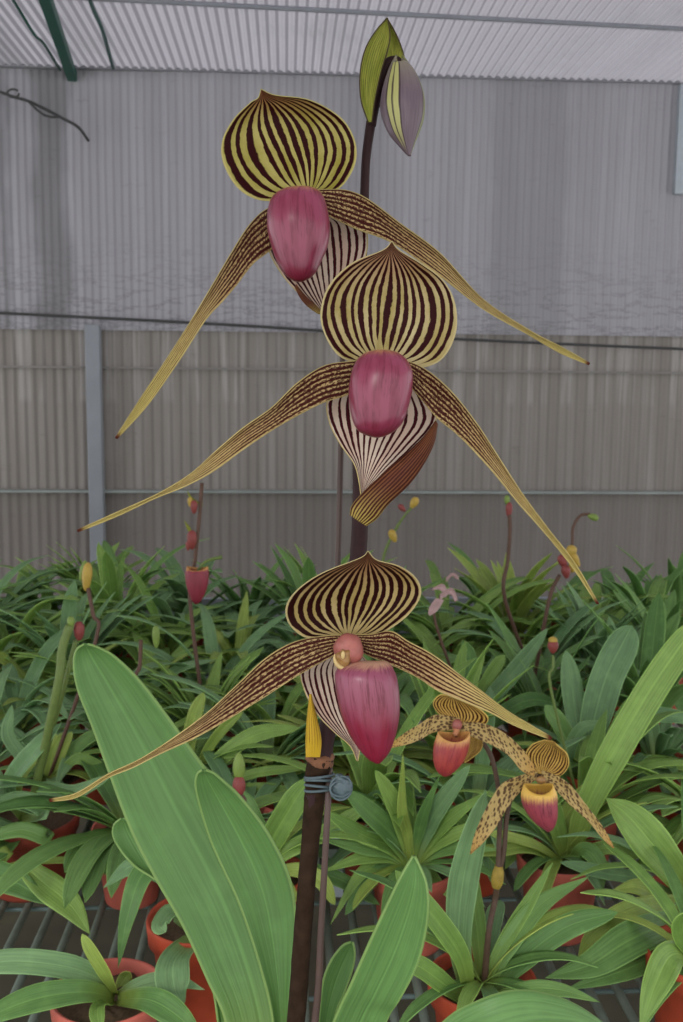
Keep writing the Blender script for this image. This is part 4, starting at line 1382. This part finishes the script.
dd = 1.75
h, s = stalk_on([(190, 600), (195, 560), (199, 520), (202, 483)], dd, w=4)
tubepx('flower_stalk', [(192, 578, dd, 3), (196, 574, dd - .02, 3), (205, 562, dd - .02, 3), (222, 557, dd - .02, 4)], M['gstem'], h, n=8, seg=4)
fl_ = part('flower', h)
fl_['label'] = 'dark pink pouch with orange rim'
pouch('pouch', [(568, 187, 208), (574, 185, 209), (584, 186, 208), (594, 189, 205), (601, 192, 201), (604, 195, 198)], dd - .03, M['pouchfar'], fl_, open_top=True, kd=.85, nu=24, nv=18)
for (px, py, wx, wz, m_) in ((192, 540, 12, 20, 'budr'), (188, 546, 6, 10, 'budr'), (194, 507, 9, 14, 'budr'), (190, 502, 6, 10, 'budy')):
    egg_px('withered_bud', px, py, dd - .01, wx, wz, m_, h)
for L_, R_ in (([(187, 490), (193, 498), (203, 504)], [(188, 494), (192, 503), (203, 505)]), ([(184, 520), (190, 527), (194, 534)], [(185, 523), (188, 531), (193, 535)])):
    sheet('bract', L_, R_, dd, M['gbract'], h, nu=5, nv=8)
# yellow bud on a dark stalk, left
h, s = stalk_on([(96, 640), (93, 615), (88, 588)], 1.55, w=4)
egg_px('bud', 87, 577, 1.55, 12, 30, 'budy', h, .3, 0.1)
egg_px('bud', 83, 571, 1.56, 8, 22, 'budg', h, .3, 0.25)
# red bud beside green upright, left
h, s = stalk_on([(66, 680), (72, 655), (76, 640)], 1.35, 'gstem', 5)
egg_px('bud', 79, 631, 1.34, 13, 20, 'budr', h, .3)
h, s = stalk_on([(57, 690), (62, 650), (70, 625)], 1.33, 'gstem', 9)
egg_px('bud', 71, 622, 1.33, 9, 12, 'budg', h, .3)
# red-green bud behind the great leaf
h, s = stalk_on([(240, 815), (239, 795), (239, 780)], 1.15, 'thinstem', 8)
egg_px('bud', 239, 786, 1.15, 14, 22, 'budr', h, .1)
egg_px('bract', 239, 766, 1.15, 10, 28, 'budg', h, -.5)
# small stalk mid left
h, s = stalk_on([(139, 690), (140, 665), (141, 640)], 1.5, w=4)
egg_px('bud', 156, 637, 1.5, 9, 24, 'budg', h, .3)
# red-capped bud, right
h, s = stalk_on([(551, 690), (553, 668), (553, 655)], 1.4, 'gstem', 3)
egg_px('bud', 553, 647, 1.4, 14, 14, 'budr', h, .5)
egg_px('bud_tip', 553, 640, 1.4, 8, 7, 'budy', h, -.3)
# tall far stalk and hooked bud at right
h, s = stalk_on([(505, 600), (508, 560), (510, 530), (509, 508)], 2.0, w=4)
egg_px('withered_bud', 509, 510, 2.0, 8, 16, 'budr', h, .3)
egg_px('bract', 507, 500, 2.0, 7, 10, 'budg', h, .3)
h, s = stalk_on([(545, 620), (552, 590), (560, 575)], 1.9, w=4)
tubepx('flower_stalk', [(566, 560, 1.9, 3), (572, 545, 1.9, 3), (573, 528, 1.9, 3), (580, 516, 1.9, 3), (590, 514, 1.9, 3)], M['thinstem'], h, n=8, seg=5)
egg_px('bud', 593, 517, 1.9, 8, 12, 'budg', h, .3, 1.9)
fy = part('flower', h)
fy['label'] = 'small yellow and red flower'
for (px, py, wx, wz, m_) in ((571, 552, 14, 14, 'budy'), (563, 562, 12, 16, 'budr'), (576, 560, 9, 16, 'budy'), (566, 572, 12, 14, 'budr'), (572, 568, 10, 10, 'budy')):
    egg_px('petal', px, py, 1.88 + random.uniform(-.01, .01), wx, wz, m_, fy, .5, random.uniform(-.6, .6))
# pale little flowers behind the middle
h, s = stalk_on([(380, 600), (383, 560), (390, 540), (400, 522)], 2.1, 'gstem', 3)
egg_px('flower', 414, 503, 2.1, 10, 13, 'budy', h, .4, 0.5)
tubepx('pedicel', [(400, 522, 2.1, 2.5), (406, 514, 2.1, 2.5), (413, 506, 2.1, 2.5)], M['gstem'], h, n=6, seg=3)
egg_px('flower', 393, 536, 2.08, 10, 14, 'budy', h, .4, -0.4)
egg_px('flower', 402, 508, 2.1, 7, 10, 'budr', h, .4, -0.8)
# faded pink flower
h, s = stalk_on([(436, 625), (440, 605), (440, 595)], 1.7, 'thinstem', 3)
fp = part('flower', h)
fp['label'] = 'faded pink wilted flower'
for L_, R_ in (([(446, 598), (440, 590), (432, 590)], [(448, 592), (443, 584), (433, 588)]), ([(440, 600), (450, 594), (455, 602)], [(440, 594), (452, 588), (458, 600)]),
               ([(446, 582), (452, 576), (458, 580)], [(446, 578), (453, 573), (459, 577)]), ([(436, 598), (430, 606), (428, 614)], [(444, 600), (438, 610), (430, 616)])):
    sheet('petal', L_, R_, 1.68, M['pink'], fp, bulge=.3, nu=7, nv=10)

# ================================================================== LIGHT
w = bpy.data.worlds.new('overcast_sky')
SC.world = w
w.use_nodes = True
bg = w.node_tree.nodes['Background']
bg.inputs[0].default_value = (0.97, 0.99, 1.0, 1)
bg.inputs[1].default_value = 0.85
sun = bpy.data.lights.new('sun', 'SUN')
sun.energy = 1.4
sun.angle = math.radians(25)
sun.color = (1, 0.97, 0.92)
so = bpy.data.objects.new('sun', sun)
COL.objects.link(so)
so.rotation_euler = (math.radians(52), 0, math.radians(-28))

vs = SC.view_settings
vs.view_transform = 'Standard'
vs.look = 'None'
vs.gamma = 1.0
vs.use_curve_mapping = False
vs.exposure = 0.88
